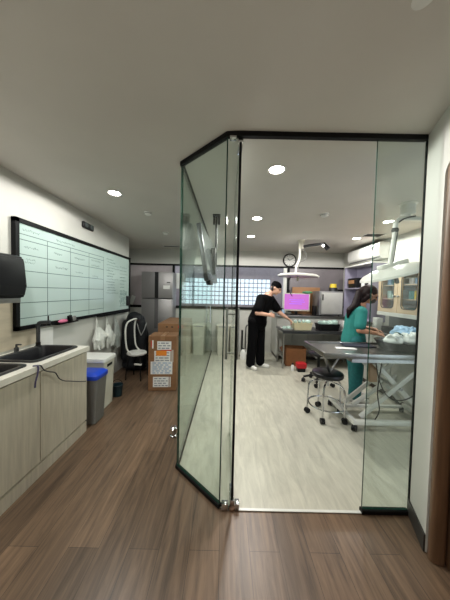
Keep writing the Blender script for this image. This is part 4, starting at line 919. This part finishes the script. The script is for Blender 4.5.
def person(label, base, J, F, skin, gender_w, parts):
    """J: joints (world); F: face direction. Root is the continuous body mesh."""
    V = {k: Vector(v) - Vector(base) for k, v in J.items() if k != 'curl' and not k.startswith('pn')}
    f = Vector(F).normalized(); up = (V['head'] - V['neck']).normalized(); side = f.cross(up).normalized(); up = side.cross(f).normalized()
    hc = V['head']
    MH = Matrix(((side.x, f.x, up.x, hc.x), (side.y, f.y, up.y, hc.y), (side.z, f.z, up.z, hc.z), (0, 0, 0, 1)))
    def H(x, y, z): return MH @ Vector((x, y, z))
    g = gender_w
    def body(bm):
        # skull, jaw, nose, ears, neck
        b2 = N(); ball(b2, (0, -.012, .025), (.074, .094, .088), 24); ball(b2, (0, .022, -.03), (.058, .066, .078), 20); ball(b2, (0, .045, -.085), (.03, .028, .024), 14)
        capsule(b2, (0, .088, .012), (0, .108, -.020), .009, .013); ball(b2, (0, .092, -.052), (.022, .010, .012), 12); ball(b2, (0, .075, .03), (.05, .02, .012), 12)
        for s in (-1, 1): ball(b2, (s * .076, -.008, -.005), (.010, .020, .032), 12)
        b2.transform(MH); me = bpy.data.meshes.new('tmp'); b2.to_mesh(me); b2.free(); bm.from_mesh(me); bpy.data.meshes.remove(me)
        capsule(bm, V['neck'], H(0, -.025, -.05), .056 * g, .050 * g)
        capsule(bm, V['neck'], V['chest'], .075 * g, .125 * g); capsule(bm, V['chest'], V['waist'], .125 * g, .115 * g); capsule(bm, V['waist'], V['pelvis'], .115 * g, .13 * g)
        for a in 'RL':
            capsule(bm, V['neck'] - Vector((0, 0, .03)), V['sh' + a], .055 * g, .058 * g); capsule(bm, V['sh' + a], V['chest'], .06 * g, .10 * g)
            capsule(bm, V['sh' + a], V['el' + a], .052 * g, .041 * g); capsule(bm, V['el' + a], V['wr' + a], .041 * g, .027 * g)
            capsule(bm, V['hip' + a], V['pelvis'], .095 * g, .11 * g); capsule(bm, V['hip' + a], V['kn' + a], .088 * g, .058 * g); capsule(bm, V['kn' + a], V['an' + a], .056 * g, .036 * g)
            capsule(bm, V['an' + a], V['toe' + a], .036 * g, .028)
            hand(bm, V['wr' + a], Vector(J['hd' + a]) - Vector(J['wr' + a]), J['pn' + a], 1 if a == 'R' else -1, g, J.get('curl', .35))
    root = blob('person', body, skin, None, .006, 3); root.location = base
    tag(root, label, 'person')
    for s in (-1, 1):
        bm = N(); ball(bm, H(s * .030, .083, .008), (.012, .012, .009), 12); obj('eye', bm, M_eye, root)
        bm = N(); tube(bm, [H(s * .014, .094, .030), H(s * .030, .092, .036), H(s * .046, .080, .031)], .0035, 6); obj('eyebrow', bm, M_hairk, root)
    bm = N(); tube(bm, [H(-.020, .096, -.053), H(0, .1015, -.052), H(.020, .096, -.053)], [.003, .0055, .003], 8); obj('mouth', bm, M_lip, root)
    def top(bm, e=parts.get('ease', .014)):
        capsule(bm, V['neck'] - up * .02 - Vector((0, 0, .035)), V['chest'], .070 * g + e, .128 * g + e); capsule(bm, V['chest'], V['waist'], .13 * g + e, .128 * g + e); capsule(bm, V['waist'], V['pelvis'], .128 * g + e, .150 * g + e)
        capsule(bm, V['pelvis'], V['pelvis'] - Vector((0, 0, parts['hem'])), .150 * g + e, .155 * g + e)
        for a in 'RL':
            capsule(bm, V['neck'] - Vector((0, 0, .05)), V['sh' + a], .05 * g + e, .062 * g + e); capsule(bm, V['sh' + a], V['chest'], .064 * g + e, .10 * g + e)
            q = V['sh' + a].lerp(V['el' + a], parts['sleeve']); capsule(bm, V['sh' + a], q, .06 * g + e, .060 * g + e)
    blob('scrub_top', top, parts['top'], root, .011, 3)
    def legs(bm, e=.012):
        for a in 'RL':
            capsule(bm, V['hip' + a], V['pelvis'], .10 * g + e, .115 * g + e); capsule(bm, V['hip' + a], V['kn' + a], .095 * g + e, .072 * g + e)
            q = V['kn' + a].lerp(V['an' + a], .93); capsule(bm, V['kn' + a], q, .072 * g + e, parts.get('cuff', .066) * g + e)
    blob('trousers', legs, parts['legs'], root, .011, 3)
    for a in 'RL':
        an, toe = V['an' + a], V['toe' + a]; d = (toe - an); d.z = 0; d.normalize()
        hx, tx = an - d * .055, toe + d * .02
        def sh(bm): capsule(bm, (hx.x, hx.y, .045), (an.x, an.y, .06), .036, .040); capsule(bm, (an.x, an.y, .058), (tx.x, tx.y, .034), .040, .034); capsule(bm, (hx.x, hx.y, .036), (tx.x, tx.y, .034), .034, .034); capsule(bm, (tx.x, tx.y, .034), (tx.x, tx.y, .034), .036)
        s_ = blob('shoe', sh, parts['shoe'], root, .008, 2)
        bm = N(); M_ = Matrix(((d.x, -d.y, 0, (hx.x + tx.x) / 2), (d.y, d.x, 0, (hx.y + tx.y) / 2), (0, 0, 1, 0), (0, 0, 0, 1))); prism(bm, rrect((tx - hx).to_2d().length + .076, .078, .037, 6), M_, .016); obj('sole', bm, M_sole, s_)
    parts['hair'](root, H, V)
    return root

def hair_p1(root, H, V):
    def cap(bm):
        for c, r in (((0, -.018, .050), (.086, .104, .080)), ((0, -.025, .085), (.078, .090, .050))):
            b2 = N(); ball(b2, (0, 0, 0), r, 20); b2.transform(Matrix.Translation(Vector(c)))
            for v in b2.verts: v.co = H(*v.co)
            me = bpy.data.meshes.new('t'); b2.to_mesh(me); b2.free(); bm.from_mesh(me); bpy.data.meshes.remove(me)
    blob('scrub_cap', cap, M_scrubk, root, .007, 3)
    bm = N()
    for k in range(24):
        a0 = 2 * PI * k / 24
    def hb(bm): 
        for x in (-.055, -.028, 0, .028, .055): capsule(bm, H(x, -.075 + abs(x) * .5, .03), H(x * .9, -.068 + abs(x) * .5, -.055), .026, .022, 10)
    bm.free(); blob('hair', hb, M_hairk, root, .008, 2)
b1 = (.64, 4.34, 0)
person('person in black scrubs and cap leaning over the bench', b1, dict(
    head=(.955, 4.235, 1.545), neck=(.815, 4.285, 1.405), chest=(.745, 4.325, 1.25), waist=(.67, 4.345, 1.06), pelvis=(.635, 4.35, .93),
    shR=(.665, 4.165, 1.345), shL=(.90, 4.45, 1.33), elR=(.585, 4.05, 1.095), elL=(1.06, 4.43, 1.10), wrR=(.80, 4.03, 1.065), wrL=(1.21, 4.36, .985),
    hdR=(.88, 4.06, 1.055), hdL=(1.27, 4.35, .94), pnR=(.2, .9, -.3), pnL=(-.2, -.3, -.9),
    hipR=(.56, 4.28, .90), hipL=(.70, 4.42, .90), knR=(.535, 4.27, .49), knL=(.715, 4.40, .49), anR=(.515, 4.29, .075), anL=(.72, 4.41, .075),
    toeR=(.585, 4.19, .03), toeL=(.84, 4.355, .03), curl=.45),
    (.80, -.45, -.42), M_skin, 1.05, dict(hem=.04, sleeve=.72, top=M_scrubk, legs=M_scrubk, shoe=M_shoe, hair=hair_p1, cuff=.074, ease=.026))
def hair_p2(root, H, V):
    def hb(bm):
        for c, r in (((0, -.028, .045), (.088, .100, .084)), ((0, -.06, .0), (.080, .07, .09))):
            b2 = N(); ball(b2, (0, 0, 0), r, 20)
            for v in b2.verts: v.co = H(*(v.co + Vector(c)))
            me = bpy.data.meshes.new('t'); b2.to_mesh(me); b2.free(); bm.from_mesh(me); bpy.data.meshes.remove(me)
        p = [H(0, -.10, .03), H(.01, -.125, -.03), V['neck'] + Vector((-.10, -.04, .0)), V['chest'] + Vector((-.125, -.05, .10)), V['chest'] + Vector((-.135, -.04, .0))]
        rr = [.042, .048, .046, .038, .016]
        for a, b, r0, r1 in zip(p, p[1:], rr, rr[1:]): capsule(bm, a, b, r0, r1)
        for a in (-.5, .5): capsule(bm, H(a * .13, -.02, -.02), V['neck'] + Vector((-.06, a * .10, -.04)), .035, .03)
    blob('hair', hb, M_hairr, root, .008, 3)
    bm = N()
    b2 = N(); 
    def mk(bm):
        b3 = N(); ball(b3, (0, .064, -.05), (.052, .05, .045), 18)
        for v in b3.verts: v.co = H(*v.co)
        me = bpy.data.meshes.new('t'); b3.to_mesh(me); b3.free(); bm.from_mesh(me); bpy.data.meshes.remove(me)
    bm.free(); b2.free()
    blob('face_mask', mk, mat('dark_face_mask', (60, 56, 52), .8), root, .007, 2)
b2_ = (1.83, 3.12, 0)
person('woman in teal scrubs with long dark ponytail working at the steel table', b2_, dict(
    head=(1.955, 3.05, 1.465), neck=(1.86, 3.085, 1.31), chest=(1.82, 3.11, 1.15), waist=(1.80, 3.115, .98), pelvis=(1.80, 3.12, .86),
    shR=(1.80, 2.955, 1.235), shL=(1.86, 3.25, 1.235), elR=(1.75, 2.90, 1.00), elL=(1.93, 3.27, 1.0), wrR=(1.935, 2.86, .975), wrL=(2.06, 3.05, .99),
    hdR=(2.0, 2.85, .96), hdL=(2.10, 2.97, .97), pnR=(.1, .5, -.8), pnL=(-.2, -.5, -.8),
    hipR=(1.79, 3.04, .83), hipL=(1.80, 3.21, .83), knR=(1.82, 3.03, .45), knL=(1.87, 3.20, .45), anR=(1.80, 3.04, .075), anL=(1.90, 3.20, .075),
    toeR=(1.905, 2.985, .03), toeL=(2.01, 3.15, .03), curl=.4),
    (.88, -.18, -.5), M_skin2, .93, dict(hem=.05, sleeve=.75, top=M_scrubt, legs=M_scrubt2, shoe=M_shoe, hair=hair_p2, cuff=.072))
